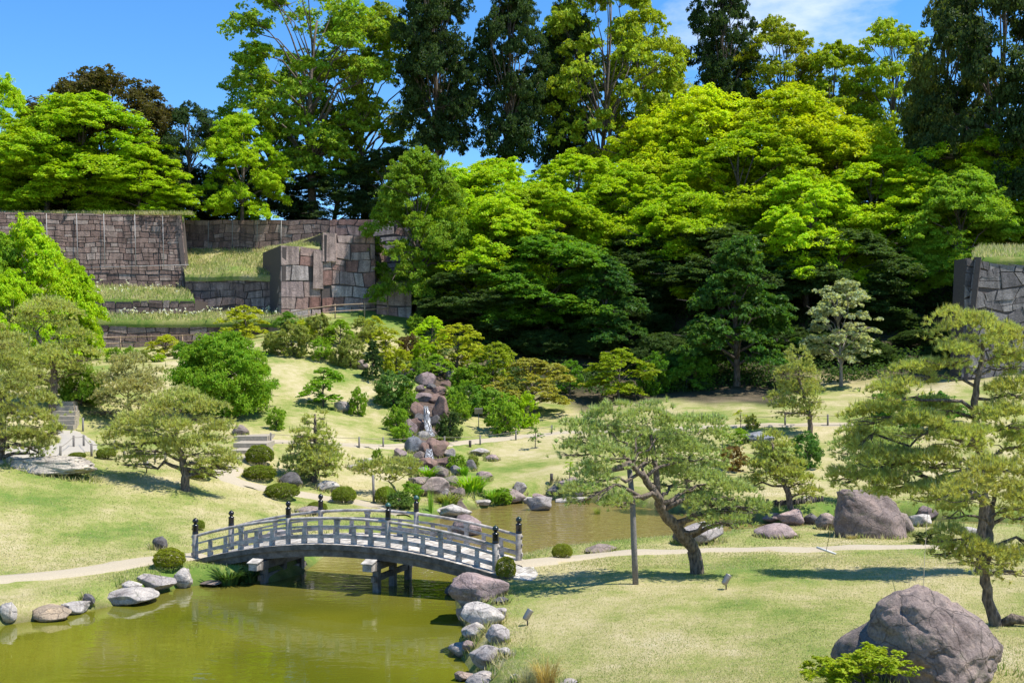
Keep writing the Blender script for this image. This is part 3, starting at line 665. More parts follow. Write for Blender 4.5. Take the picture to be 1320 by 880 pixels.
ab = MB(); p = bp(1.03, BW / 2, -.36); ab.box(p, .5, BW + .5, .55, BX, BN); ab.build('abutment', M['legwood'], bridge)

# ---------------------------------------------------------------- rocks
def rock_mesh(seed, sub=4, cuts=9, rough=.13, sharp=.75):
    rnd = random.Random(seed); bm = bmesh.new(); bmesh.ops.create_icosphere(bm, subdivisions=sub, radius=1.0)
    planes = []
    for k in range(cuts):
        v = Vector((rnd.gauss(0, 1), rnd.gauss(0, 1), rnd.gauss(0.15, .8))).normalized(); planes.append((v, rnd.uniform(.55, .88)))
    so = Vector((rnd.uniform(-50, 50), rnd.uniform(-50, 50), rnd.uniform(-50, 50)))
    for v in bm.verts:
        p = v.co.copy()
        for n, dd in planes:
            e = p.dot(n) - dd
            if e > 0: p -= n * e * sharp
        q = p + so
        f = mnoise.fractal(q * 1.3, 1.0, 2.0, 3) * rough + mnoise.fractal(q * 5.0, .9, 2.1, 4) * rough * .32
        rid = 1 - abs(mnoise.noise(q * 2.4)); f -= max(0, rid - .86) * rough * 2.2
        v.co = p * (1 + f)
    xs = [v.co for v in bm.verts]
    mn = [min(c[i] for c in xs) for i in range(3)]; mx = [max(c[i] for c in xs) for i in range(3)]
    for v in bm.verts:   # unit box: x,y in -0.5..0.5, z 0..1
        v.co = Vector(((v.co.x - mn[0]) / (mx[0] - mn[0]) - .5, (v.co.y - mn[1]) / (mx[1] - mn[1]) - .5, (v.co.z - mn[2]) / (mx[2] - mn[2])))
    me = bpy.data.meshes.new('rock'); bm.to_mesh(me); bm.free()
    me.materials.append(M['rock']); me.polygons.foreach_set('use_smooth', [True] * len(me.polygons)); return me
ROCKS = [rock_mesh(100 + i, 4, 11 + i % 5, .075 + .02 * (i % 3), .9 + .03 * (i % 4)) for i in range(9)]
ROCK_ANG = [rock_mesh(150 + i, 4, 16, .06, 1.0) for i in range(6)]
ROCK_FLAT = [rock_mesh(200 + i, 4, 12, .08, .95) for i in range(3)]
COL = {'grey': (.30, .265, .25), 'pale': (.41, .37, .335), 'brown': (.245, .19, .165), 'purple': (.27, .20, .19), 'dark': (.12, .11, .11), 'red': (.235, .145, .115), 'blue': (.21, .215, .235)}
nrock = [0]; RFOOT = []
def rock(px, py, w, h, col, label, mesh=None, dy=.85, sink=.12, group=None, Y=None, name='rock', rz=None, zbase=None):
    """px,py: centre of the foot in the photo; w,h: its size in photo pixels"""
    nrock[0] += 1; rnd = random.Random(nrock[0] * 7 + 1)
    g = ground(px, py) if Y is None else at(px, Y); sc = g.y / F
    me = mesh or ROCKS[nrock[0] % len(ROCKS)]
    o = link(name, me); ww = w * sc; hh = max(.4 * h, h - .42 * w * dy * (CZ - g.z) / g.y) * sc
    o.scale = (ww, ww * dy, hh / (1 - sink) * 1.02)
    z = (g.z if zbase is None else zbase)
    o.location = (g.x, g.y + ww * dy * .28, z - hh * sink / (1 - sink))
    o.rotation_euler = (rnd.uniform(-.08, .08), rnd.uniform(-.08, .08), (rnd.choice((0, math.pi)) + rnd.uniform(-.3, .3)) if rz is None else rz)
    c = COL[col] if isinstance(col, str) else col; k = rnd.uniform(.88, 1.12); o.color = (c[0] * k, c[1] * k, c[2] * k, 1)
    if g.z > .1 and g.y < 60: RFOOT.append((g.x, o.location.y, ww / 2, ww * dy / 2))
    tag(o, label, 'rock', group); return o
# left shore
rock(4, 804, 26, 26, 'pale', 'pale rock cut by the left edge of the photo at the waterline')
rock(62, 800, 58, 22, (.26, .2, .14), 'low mossy brown rock under dry grass on the left shore', sink=.2)
rock(93, 792, 36, 18, 'pale', 'small pale rock between the mossy rock and the dark stone')
rock(113, 782, 18, 17, 'dark', 'small dark round stone on the left shore')
rock(163, 780, 72, 24, 'pale', 'long low white rock sloping into the water on the left shore', mesh=ROCK_FLAT[0], sink=.05)
rock(198, 764, 50, 26, 'grey', 'grey speckled boulder next to the upright pale boulder')
rock(166, 762, 30, 14, 'pale', 'pale stone wedged behind the long white rock')
rock(234, 758, 26, 27, 'pale', 'upright pale boulder at the left foot of the bridge')
rock(272, 756, 34, 9, 'brown', 'flat brown stone at the waterline below the left bridge end', mesh=ROCK_FLAT[1])
rock(203, 708, 21, 17, 'dark', 'dark squarish stone on the lawn edge left of the bridge')
rock(350, 750, 56, 46, 'grey', 'jagged grey rock under the left half of the bridge', Y=33.2, zbase=-.1)
rock(372, 748, 34, 26, 'brown', 'brown rock behind the bridge leg', Y=34.0, zbase=-.1)
# right shore
rock(614, 778, 78, 44, 'purple', 'large dark purple boulder under the right bridge end', dy=.9)
rock(607, 786, 34, 32, 'grey', 'dark grey boulder in front of the large purple boulder')
rock(621, 806, 58, 32, 'pale', 'blocky white rock on the right shore', mesh=ROCK_FLAT[1], sink=.05)
rock(612, 822, 36, 20, 'pale', 'low white rock just below the blocky white rock')
rock(641, 828, 34, 25, 'grey', 'tilted grey and white rock on the lawn edge')
rock(645, 778, 22, 9, 'dark', 'small dark flat stone on the grass by the shore', mesh=ROCK_FLAT[0])
rock(592, 847, 34, 20, 'grey', 'low rounded grey rock standing in the water')
rock(625, 862, 46, 32, 'grey', 'rounded grey boulder at the waterline')
rock(600, 800, 26, 18, 'brown', 'brown rock between the dark grey boulder and the blocky white rock')
rock(606, 838, 24, 14, 'purple', 'small mauve rock at the waterline above the rounded grey boulder')
rock(652, 846, 20, 12, 'pale', 'pale stone half sunk in the lawn edge behind the rounded grey boulder')
rock(598, 878, 26, 14, 'brown', 'brown stone in the water beside the bottom grey boulder')
rock(640, 796, 26, 14, 'grey', 'grey flat stone on the grass above the blocky white rock', mesh=ROCK_FLAT[2])
rock(585, 768, 26, 18, 'dark', 'dark wet rock in the shade under the right bridge end')
rock(622, 888, 46, 24, 'grey', 'grey boulder at the bottom edge of the photo')
rock(664, 877, 14, 9, 'pale', 'small pale stone beside the dry grass tuft')
rock(733, 886, 28, 12, 'grey', 'flat grey stone right of the dry grass tuft', mesh=ROCK_FLAT[0])
# the big foreground boulder
def mound(seed, sub, prof, rough, cuts=5):
    """a boulder with a broad seat: prof(z) gives the left and right limits of the outline at height z"""
    me = rock_mesh(seed, sub, cuts, rough, .5)
    for v in me.vertices:
        z = min(max(v.co.z, 0), 1); l, r = prof(z); ql, qr = -.5 + .0, .5
        ph = math.sqrt(max(.12, 1 - (2 * z - 1) ** 2 * .96)) if z > .5 else 1.0
        base = math.sqrt(max(.05, 1 - (2 * z - 1) ** 2)) + .02
        u = max(-1, min(1, v.co.x / (.5 * base) )); w_ = max(-1.1, min(1.1, v.co.y / (.5 * base)))
        v.co.x = (l + r) / 2 + u * (r - l) / 2; v.co.y = w_ * (r - l) / 2 * .95
    me.update(); return me
def lerp_prof(tab):
    def f(z):
        for (z0, a0, b0), (z1, a1, b1) in zip(tab[:-1], tab[1:]):
            if z <= z1: k = (z - z0) / (z1 - z0); return a0 + (a1 - a0) * k, b0 + (b1 - b0) * k
        return tab[-1][1:]
    return f
longr = mound(317, 5, lerp_prof([(0, -.5, .5), (.45, -.47, .48), (.75, -.36, .45), (.92, -.12, .42), (1.0, .1, .34)]), .15, 14)
rock(60, 611, 124, 25, (.44, .385, .32), 'long pale streaked boulder on the left lawn', mesh=longr, dy=.42, sink=.12, rz=0.0)
big = mound(311, 6, lerp_prof([(0, -.50, .52), (.25, -.47, .505), (.45, -.44, .45), (.65, -.41, .31), (.85, -.34, .14), (.95, -.22, .06), (1.0, -.10, -.02)]), .11, 9)
rock(1230, 886, 212, 144, (.195, .148, .13), 'huge cracked brown boulder on the right lawn', mesh=big, dy=.85, sink=.2, rz=0.0)
hump = mound(313, 5, lerp_prof([(0, -.5, .5), (.3, -.46, .5), (.6, -.28, .5), (.85, .0, .45), (1.0, .2, .35)]), .07)
rock(1126, 874, 112, 86, (.15, .118, .105), 'darker hump leaning on the left side of the huge boulder', mesh=hump, dy=.9, sink=.1, rz=0.0)
# far shore of the pond, left to right
rock(560, 640, 40, 26, 'brown', 'layered brown slab above the pond outlet', mesh=ROCK_FLAT[0])
rock(585, 667, 46, 18, 'pale', 'pale rock in shallow water behind the bridge rail')
rock(600, 690, 44, 28, 'purple', 'mauve rock seen through the right bridge railing')
rock(659, 647, 38, 18, 'brown', 'brown sloping rock on the far shore')
rock(671, 638, 19, 17, 'pale', 'white pointed stone behind the sloping brown rock', Y=None)
rock(681, 649, 15, 9, 'pale', 'small pale stone touching the far water')
rock(697, 658, 36, 19, 'grey', 'jagged grey rock standing in the far pond')
rock(694, 645, 22, 10, 'purple', 'flat mauve rock behind the rock in the pond')
rock(716, 638, 22, 12, 'dark', 'mossy dark rock left of the round mauve rock')
rock(732, 636, 26, 20, 'purple', 'round mauve rock on the far shore')
rock(748, 640, 16, 14, 'grey', 'grey stone right of the round mauve rock')
rock(740, 647, 56, 8, 'pale', 'pale strip of stone at the far waterline', mesh=ROCK_FLAT[1])
rock(570, 664, 20, 8, 'pale', 'small pale slab in the pond shallows', mesh=ROCK_FLAT[2])
rock(620, 651, 26, 8, 'pale', 'pale flat stone below the green clump on the far shore', mesh=ROCK_FLAT[2])
rock(775, 713, 42, 12, 'brown', 'flat brown rock on the near bank by the round bush', mesh=ROCK_FLAT[0])
rock(904, 702, 66, 28, 'grey', 'grey boulder behind the leaning pine trunk')
rock(882, 702, 30, 22, 'dark', 'black shaded stone left of the trunk of the leaning pine')
rock(998, 673, 28, 13, 'purple', 'low pinkish rock on the far right shore')
rock(1020, 677, 36, 22, 'purple', 'round reddish rock on the far right shore')
rock(1048, 676, 22, 15, 'dark', 'dark stone between the round reddish rock and the split rock')
rock(1069, 682, 30, 22, 'brown', 'brown split rock beside the massive upright rock')
rock(1004, 694, 56, 20, 'purple', 'grooved mauve rock on the near bank')
mass = mound(331, 5, lerp_prof([(0, -.5, .5), (.5, -.47, .42), (.8, -.44, .28), (.95, -.42, .14), (1.0, -.36, .06)]), .09, 8)
rock(1128, 692, 106, 62, (.20, .15, .135), 'massive upright brown rock at the water edge under the pine', mesh=mass, dy=.6, sink=.2, rz=0.0)
rock(1168, 690, 26, 30, 'brown', 'narrow rounded rock leaning on the massive upright rock')
rock(1190, 678, 32, 16, 'pale', 'white rock across the water right of the massive rock')
rock(1196, 670, 26, 18, 'purple', 'mauve rock behind the white rock')
rock(1253, 690, 30, 12, 'pale', 'pale flat rock behind the right pine trunk', mesh=ROCK_FLAT[1])
rock(1037, 648, 18, 9, 'pale', 'small white rock on the slope right of the small pine')
rock(980, 570, 40, 15, 'blue', 'dark ridged rock just below the hillside path')
# garden slope and cascade
rock(309, 562, 22, 15, 'brown', 'squared brown stone at the top of the short steps')
rock(373, 626, 32, 18, 'dark', 'dark peaked rock left of the small round pine')
rock(423, 633, 32, 15, 'pale', 'pale boulder below the small round pine')
rock(394, 664, 36, 12, 'brown', 'flat brown rock behind the left bridge rail')
rock(441, 531, 22, 14, 'grey', 'grey stone beside the upright green shrub')
rock(471, 602, 24, 12, 'pale', 'white flat stone above the low yellow pine')
rock(459, 606, 28, 8, 'pale', 'pale slab beside the white flat stone', mesh=ROCK_FLAT[0])
rock(516, 592, 17, 15, 'purple', 'mauve stone left of the lower cascade')
rock(617, 587, 26, 10, 'pale', 'flat topped pale stone on the lawn right of the cascade', mesh=ROCK_FLAT[1])
rock(634, 594, 20, 9, 'purple', 'mauve flat stone on the lawn right of the cascade')
rock(606, 607, 18, 15, 'dark', 'dark block at the right foot of the cascade')
rock(624, 620, 22, 14, 'purple', 'lichen spotted stone beside the bright green clump')
rock(532, 609, 18, 10, 'grey', 'grey stone at the left foot of the cascade')
rock(539, 625, 26, 11, 'brown', 'brown stone below the left foot of the cascade')
rock(560, 628, 18, 10, 'grey', 'grey stone in the plants below the cascade')
rock(467, 477, 15, 13, 'brown', 'brown stone under the dark conical shrub')
rock(590, 428, 10, 8, 'grey', 'small grey stone among the shrubs near the top')
rock(600, 508, 15, 9, 'pale', 'pale stone in the green plants right of the upper cascade')
for px, py, w, h, c, lb in [
    (574, 500, 14, 10, 'red', 'small wet red rock below the grey rock of the upper stream'), (556, 503, 14, 9, 'dark', 'dark wet stone in the upper stream'), (541, 506, 14, 10, 'purple', 'small mauve rock below the mauve rock of the upper stream'),
    (560, 522, 14, 12, 'red', 'wet red rock at the lip of the waterfall'), (541, 547, 14, 12, 'dark', 'dark wet stone beside the falling water'), (560, 552, 12, 14, 'dark', 'dark wet stone between the falling water and the tall reddish rock'),
    (557, 563, 10, 8, 'brown', 'small brown stone right of the waterfall foot'), (524, 552, 12, 12, 'brown', 'brown rock at the outer left side of the waterfall'), (545, 580, 16, 10, 'dark', 'dark slab just below the hillside path in the cascade'),
    (568, 580, 18, 10, 'red', 'red brown slab under the right end of the little stone bridge'), (540, 596, 14, 12, 'brown', 'brown rock left of the middle of the lower cascade'), (566, 612, 14, 10, 'dark', 'dark wet stone between the lower ledges'),
    (545, 614, 14, 10, 'grey', 'grey stone left of the lower ledges'), (580, 626, 18, 11, 'brown', 'brown stone in the outflow below the cascade'), (570, 640, 18, 10, 'grey', 'grey stone in the outflow near the pond'), (590, 640, 16, 10, 'brown', 'brown stone by the large green clump at the outflow'),
    (522, 486, 26, 14, 'purple', 'flat mauve rock at the top left of the cascade'), (548, 497, 28, 18, 'purple', 'mauve rock left of the upper stream'),
    (563, 484, 22, 20, 'dark', 'black shaded rock at the head of the stream'), (582, 492, 18, 16, 'grey', 'grey rock right of the upper stream'),
    (566, 509, 20, 12, 'red', 'wet red rock in the upper stream'), (545, 518, 28, 10, 'purple', 'flat ledge rock above the waterfall'),
    (569, 545, 19, 28, 'red', 'tall reddish rock standing right of the waterfall'), (536, 540, 16, 18, 'red', 'wet red rock left of the waterfall top'),
    (537, 556, 22, 14, 'red', 'wet dark red rock at the left foot of the waterfall'), (529, 560, 14, 14, 'purple', 'mauve rock left of the waterfall foot'),
    (545, 566, 16, 9, 'pale', 'pebbly stone at the waterfall foot'), (525, 566, 12, 9, 'grey', 'grey stone beside the path under the waterfall'),
    (533, 584, 20, 18, 'blue', 'blue grey boulder left of the lower cascade'), (561, 591, 24, 22, 'red', 'slanting red brown rock in the lower cascade'),
    (547, 590, 14, 16, 'red', 'wet brown rock in the middle of the lower cascade'), (578, 592, 14, 12, 'grey', 'grey rock right of the lower cascade'),
    (552, 604, 24, 12, 'red', 'wet red ledge of the lower cascade'), (573, 603, 22, 12, 'red', 'wet brown ledge right of the red ledge'),
    (560, 616, 30, 11, 'brown', 'brown rock under the lower cascade'), (587, 612, 14, 10, 'grey', 'grey stone right under the lower cascade')]:
    rock(px, py, w * (1.02 if py < 512 else 1.22), h * (1.0 if py < 512 else 1.25), tuple(x * .8 for x in COL[c]), lb, mesh=ROCK_ANG[(px * 7 + py) % 6])
# ---------------------------------------------------------------- foliage
def unit(v): return v / (np.linalg.norm(v, axis=-1, keepdims=True) + 1e-9)
def leaf_quads(P, N, L, Wd, rng, fold=.12, T=None):
    n = len(P); N = unit(N)
    t = unit(np.cross(N, rng.normal(size=(n, 3)))) if T is None else unit(T - (T * N).sum(1)[:, None] * N)
    b = np.cross(N, t); L = np.broadcast_to(np.asarray(L, float), (n,))[:, None]; Wd = np.broadcast_to(np.asarray(Wd, float), (n,))[:, None]
    V = np.empty((n, 4, 3)); V[:, 0] = P - t * L * .5; V[:, 2] = P + t * L * .5 - N * L * fold
    V[:, 1] = P + b * Wd * .5 + N * L * fold; V[:, 3] = P - b * Wd * .5 + N * L * fold
    return V.reshape(-1, 3)
def quad_mesh(name, V, mat):
    return mesh_np(name, V, np.arange(len(V)).reshape(-1, 4), [mat])
def ball(n, rng, shell=0.33):
    d = unit(rng.normal(size=(n, 3))); return d * (rng.random(n) ** shell)[:, None]
def gen_crown(seed, R, H, nb, ns, nl, leaf, aspect=.65, br=(.24, .4), flat=.28, droop=.35, sflat=.22, sprayr=(.2, .34), prof='dome', h0=.22,
              upw=1.0, outw=.35, rnd=.4, inner=.35, fill=0.0):
    """boughs > sprays > leaves; returns (leaf verts, bough centres)"""
    rng = np.random.default_rng(seed); Ps = []; Ns = []; cents = []; perm = rng.permutation(nb)
    for i in range(nb):
        a = i * 2.39996 + rng.uniform(-.6, .6)
        hf = h0 + (1 - h0) * (perm[i] + rng.random()) / nb
        if prof == 'dome': pr = math.sqrt(max(0, 1 - ((hf - .42) / .60) ** 2)) if hf > .42 else .86 + .14 * (hf - h0) / max(.42 - h0, .01)
        elif prof == 'vase': pr = math.sqrt(max(0, 1 - ((hf - .66) / .38) ** 2)) if hf > .66 else .35 + .65 * ((hf - h0) / max(.66 - h0, .01)) ** .8
        elif prof == 'cone': pr = (1 - ((hf - h0) / (1.04 - h0)) ** 1.4) * .92 + .08
        elif prof == 'round': pr = math.sqrt(max(0.02, 1 - (((hf - h0) / (1 - h0) - .42) / .6) ** 2))
        b = R * rng.uniform(*br) * (.75 + .25 * pr); rr = max(0, R * pr * 1.06 - b * .5) * rng.uniform(inner, 1.0) ** .5
        c = np.array([rr * math.cos(a), rr * math.sin(a), hf * H - b * flat * .5]); o = np.array([math.cos(a), math.sin(a), 0]); cents.append((c, b))
        q = ball(ns, rng, .4); q[:, 2] *= flat; q[:, 2] = np.where(q[:, 2] < 0, q[:, 2] * .7, q[:, 2])
        rad2 = q[:, 0] ** 2 + q[:, 1] ** 2
        S = c + q * b; S[:, 2] -= droop * b * rad2 * .5; S[:, 2] -= .22 * b * (q @ o) * (droop > 0)
        sr = b * rng.uniform(*sprayr, ns)
        l = ball(ns * nl, rng, .5).reshape(ns, nl, 3); l[..., 2] *= sflat
        l[..., 2] -= .3 * (l[..., 0] ** 2 + l[..., 1] ** 2) * (droop > 0)
        P = S[:, None] + l * sr[:, None, None]
        Nn = np.zeros_like(P); Nn[..., 2] = upw
        Nn += outw * unit((P - c) / np.array([1, 1, max(flat, .3)])) + rng.normal(0, rnd, P.shape)
        Ps.append(P.reshape(-1, 3)); Ns.append(Nn.reshape(-1, 3))
    P = np.concatenate(Ps); N = np.concatenate(Ns); keep = rng.random(len(P)) > .06; P = P[keep]; N = N[keep]
    k = rng.uniform(.7, 1.3, len(P)); return leaf_quads(P, N, leaf * k, leaf * k * aspect, rng), cents
def gen_trunk(seed, H, cents, r0, fork=.3, mat='bark', wig=.04, topf=.85, nlimb=26, lean=0):
    rng = np.random.default_rng(seed + 77); mb = MB(); n = 9; pts = []
    for k in range(n + 1):
        f = k / n; z = f * topf * H; pts.append(Vector((wig * H * math.sin(3.1 * f + seed) * f + lean * f, wig * H * math.sin(2.3 * f + 2 * seed) * f, z - (.6 if k == 0 else 0))))
    rad = [r0 * (1.35 if k == 0 else 1) * (1 - .86 * (k / n) ** .8) + .015 for k in range(n + 1)]
    mb.tube(pts, rad, 9)
    for c, b in cents[:nlimb]:
        zf = max(fork * H * rng.uniform(.75, 1.2), min(c[2] * rng.uniform(.5, .8), topf * H * .95)); f = zf / (topf * H); k = min(int(f * n), n - 1)
        p0 = pts[k].lerp(pts[k + 1], f * n - k) if k < n else pts[n]; p2 = Vector(c); rr = rad[k] * .5
        mid = p0.lerp(p2, .5) + Vector((0, 0, .12 * (p2 - p0).length)) + Vector(rng.normal(0, .05 * (p2 - p0).length, 3))
        mid2 = mid.lerp(p2, .5) + Vector(rng.normal(0, .04 * (p2 - p0).length, 3))
        mb.tube([p0, p0.lerp(mid, .5), mid, mid2, p2], [rr, rr * .8, rr * .6, rr * .4, rr * .15 + .008], 6)
        for _ in range(3):
            e = p2 + Vector(rng.normal(0, b * .5, 3)); e.z = p2.z + rng.uniform(-.1, .2) * b
            mb.tube([mid2, mid2.lerp(e, .5) + Vector(rng.normal(0, .06 * b, 3)), e], [rr * .3 + .006, rr * .2 + .004, .004], 4, False)
    return mb.mesh('trunk', M[mat])
PROTO = {}
def proto(kind, variants, R, H, r0, tr={}, **kw):
    L = []
    for s in range(variants):
        sd = abs(hash_s(kind)) % 1000 + s * 17; V, cents = gen_crown(sd, R, H, **kw)
        L.append((quad_mesh(kind + '_crown', V, M['leaf']), gen_trunk(sd, H, cents, r0, **tr), R, H))
    PROTO[kind] = L
def hash_s(s):
    v = 7
    for ch in s: v = (v * 31 + ord(ch)) % 100003
    return v
proto('maple', 4, 5.0, 9.0, .22, dict(fork=.22, wig=.05), nb=46, ns=34, nl=64, leaf=.17, br=(.24, .42), flat=.42, droop=.5, sflat=.34, sprayr=(.18, .34), h0=.16, upw=1.0, outw=.35, rnd=.38)
proto('zelkova', 2, 8.0, 22.0, .42, dict(fork=.25, nlimb=46, topf=.8), nb=60, ns=22, nl=30, leaf=.32, br=(.18, .30), flat=.5, droop=.2, sflat=.4, prof='vase', h0=.26, upw=.8, outw=.6, rnd=.5)
proto('airy', 2, 5.5, 17.0, .28, dict(fork=.3, nlimb=40, topf=.88), nb=56, ns=20, nl=34, leaf=.27, br=(.24, .38), flat=.45, droop=.2, sflat=.4, prof='round', h0=.36, upw=.8, outw=.6, rnd=.5)
proto('cypress', 3, 4.6, 21.0, .36, dict(fork=.4, nlimb=44, topf=.94, wig=.012), nb=80, ns=22, nl=32, leaf=.28, aspect=.5, br=(.26, .42), flat=.65, droop=.5, sflat=.6, prof='round', h0=.40, upw=.5, outw=.8, rnd=.6, inner=.1)
proto('laurel', 2, 6.0, 13.0, .36, dict(fork=.25, nlimb=30), nb=56, ns=26, nl=32, leaf=.24, br=(.22, .36), flat=.6, droop=.1, sflat=.5, prof='dome', h0=.16, upw=.5, outw=.9, rnd=.6)
proto('dogwood', 2, 2.6, 5.4, .12, dict(fork=.12, nlimb=26, wig=.03), nb=34, ns=22, nl=34, leaf=.17, aspect=.6, br=(.28, .45), flat=.3, droop=.6, sflat=.3, prof='cone', h0=.2, upw=.75, outw=.6, rnd=.5, inner=.2)
proto('white_dogwood', 1, 1.6, 4.6, .07, dict(fork=.2, nlimb=26, mat='palebark'), nb=36, ns=12, nl=14, leaf=.15, aspect=.75, br=(.26, .42), flat=.3, droop=.4, sflat=.35, prof='round', h0=.28, upw=.8, outw=.5, rnd=.5, inner=.15)
proto('small_maple', 3, 1.5, 2.2, .05, dict(fork=.12, wig=.05, nlimb=18), nb=18, ns=20, nl=24, leaf=.11, br=(.32, .5), flat=.3, droop=.45, h0=.2, upw=1.0, outw=.4, rnd=.42)
proto('shrub', 3, 1.0, 1.5, .03, dict(fork=.06, nlimb=18, topf=.6), nb=24, ns=14, nl=24, leaf=.10, aspect=.55, br=(.3, .48), flat=.75, droop=0, sflat=.8, prof='round', h0=.1, upw=.6, outw=.8, rnd=.5)
proto('broad_shrub', 2, 2.6, 3.4, .13, dict(fork=.08, nlimb=30, topf=.6), nb=90, ns=24, nl=28, leaf=.12, aspect=.55, br=(.24, .36), flat=.7, droop=0, sflat=.7, prof='dome', h0=.14, upw=.6, outw=.8, rnd=.5, inner=.45)
proto('clump_bush', 2, 3.0, 4.6, .12, dict(fork=.1, nlimb=24, topf=.6), nb=44, ns=26, nl=40, leaf=.15, aspect=.6, br=(.26, .42), flat=.5, droop=.35, sflat=.4, prof='dome', h0=.12, upw=.9, outw=.5, rnd=.45)
proto('conic_shrub', 1, .9, 1.8, .04, dict(fork=.05, nlimb=18), nb=40, ns=12, nl=22, leaf=.085, aspect=.45, br=(.3, .45), flat=.4, droop=.5, sflat=.4, prof='cone', h0=.06, upw=.6, outw=.8, rnd=.5)
proto('sapling', 1, .6, 1.3, .022, dict(fork=.3, nlimb=14, wig=.03), nb=12, ns=8, nl=7, leaf=.09, br=(.3, .5), flat=.4, droop=.3, prof='round', h0=.35)
def gen_clipped(seed, n=5200):
    rng = np.random.default_rng(seed); d = unit(rng.normal(size=(n, 3))); d = d[d[:, 2] > -.55]
    lump = 1 + .05 * np.sin(d[:, 0] * 7 + seed) * np.sin(d[:, 1] * 6 + 2 * seed) + .04 * np.sin(11 * d[:, 2] + 9 * d[:, 0])
    r = lump * (1 - .16 * rng.random(len(d)) ** 2)
    P = d * r[:, None] * np.array([.5, .5, .5]); P[:, 2] += .5 - .04
    V = leaf_quads(P, d + rng.normal(0, .55, d.shape), .06 * rng.uniform(.7, 1.3, len(d)), .036, rng); me = quad_mesh('clipped', V, M['leaf'])
    mb = MB(); rr = random.Random(seed)
    for k in range(7):
        a = k * .9; e = Vector((.32 * math.cos(a), .32 * math.sin(a), rr.uniform(.3, .6))); mb.tube([(0, 0, -.1), (e.x * .4, e.y * .4, .12), e], [.022, .018, .006], 5)
    for k in range(40):
        dd = unit(np.array([rr.gauss(0, 1), rr.gauss(0, 1), rr.gauss(0, 1)])) * .4; mb.tube([(dd[0] * .3, dd[1] * .3, .35), (dd[0], dd[1], max(.1, .48 + dd[2]))], [.012, .005], 4)
    return me, mb.mesh('stem', M['bark'])
CLIP = [gen_clipped(s) for s in (1, 2, 3)]

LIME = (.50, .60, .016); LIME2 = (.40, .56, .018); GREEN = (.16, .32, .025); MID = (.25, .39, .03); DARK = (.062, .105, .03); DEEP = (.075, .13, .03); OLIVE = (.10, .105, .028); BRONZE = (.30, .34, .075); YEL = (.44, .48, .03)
ntree = [0]; WID = {'maple': 1.27, 'zelkova': 1.15, 'airy': 1.2, 'cypress': 1.0, 'laurel': 1.15, 'white_dogwood': 1.1, 'dogwood': 1.15, 'small_maple': 1.28, 'shrub': 1.22, 'clump_bush': 1.1}
def tree(kind, name, cx, top, w, Y=None, foot=None, col=GREEN, label='', cat='tree', group=None, var=None, rz=None, sink=0.0, base=None, dscale=1.0, offs=0):
    """cx,top,w: crown centre column, top row and width in the photo; Y distance, or foot = photo pixel of its base"""
    ntree[0] += 1; i = ntree[0]; rnd = random.Random(i * 13)
    g = ground(*foot) if foot else at(cx, Y)
    if base is not None: g.z = base
    P = PROTO[kind]; cm_, tm, R, H = P[(i if var is None else var) % len(P)]
    h = (CZ - (top - HY) / F * g.y) - g.z; s = w * (WID.get(kind, 1.0)) / F * g.y / (2 * R)
    e = empty(name, g - Vector((0, 0, sink)), rnd.uniform(0, 6.28) if rz is None else rz); e.scale = (s, s * dscale, h / H)
    if foot: e.location.x = g.x
    tag(e, label, cat, group)
    t = link('trunk', tm, e); c = link('crown', cm_, e); v = rnd.uniform(.93, 1.07); c.color = (col[0] * v, col[1] * v, col[2] * v, 1)
    if foot:
        pass
    return e
ZP = 18.3
# --- tall trees on the plateau behind the walls
tree('zelkova', 'zelkova_tree', 405, -45, 215, 104, col=(.24, .36, .03), label='tall spreading green tree with several trunks above the upper stone wall', base=ZP, var=0)
tree('zelkova', 'zelkova_tree', 470, 10, 150, 108, col=(.30, .40, .03), label='tall light green tree leaning against the left dark cypress', base=ZP, var=1)
tree('zelkova', 'zelkova_tree', 345, 60, 120, 106, col=(.26, .39, .025), label='left outer half of the tall green trees, airy crown over the maple by the wall', base=ZP, var=1)
tree('cypress', 'cypress_tree', 564, -60, 118, 103, col=DARK, label='dense dark evergreen with a straight bare lower trunk, left of a sparser one', base=15.5, var=0)
tree('cypress', 'cypress_tree', 657, -30, 104, 103, col=DARK, label='dark evergreen with a sparse top and a pale straight trunk in the middle', base=15.0, var=1)
tree('cypress', 'cypress_tree', 728, 0, 90, 108, col=DARK, label='dark evergreen half hidden behind the yellowish airy tree', base=15.5, var=0)
tree('airy', 'deciduous_tree', 775, -40, 150, 107, col=(.31, .39, .03), label='tall airy yellow green tree with sky showing between its boughs', base=16.5, var=0)
tree('airy', 'deciduous_tree', 835, 10, 105, 110, col=(.35, .42, .025), label='airy yellowish tree right of the tallest airy tree', base=17, var=1)
tree('cypress', 'cypress_tree', 931, -50, 92, 112, col=DARK, label='thin dark conifer standing alone against the sky and cloud', base=ZP, var=1)
tree('airy', 'deciduous_tree', 1000, 22, 105, 112, col=(.38, .44, .03), label='pale yellow green tree with bare twigs on top, beside the thin dark conifer', base=ZP, var=1)
tree('airy', 'deciduous_tree', 1070, 55, 110, 111, col=(.34, .44, .02), label='bright green tree below the cloud', base=ZP, var=0)
tree('airy', 'deciduous_tree', 1145, 25, 110, 110, col=(.34, .43, .025), label='rounded bright green tree next to the big dark tree on the right', base=ZP, var=1)
tree('laurel', 'evergreen_tree', 1285, -55, 180, 92, col=(.055, .085, .025), label='huge dark evergreen filling the upper right corner', base=16.0, var=0)
tree('laurel', 'evergreen_tree', 1225, -10, 110, 97, col=(.15, .18, .04), label='dark evergreen with pale new leaves left of the corner evergreen', base=17.0, var=1)
tree('laurel', 'evergreen_tree', 1370, 0, 160, 88, col=DARK, label='dark evergreen cut by the right edge of the photo', base=14.0, var=1)
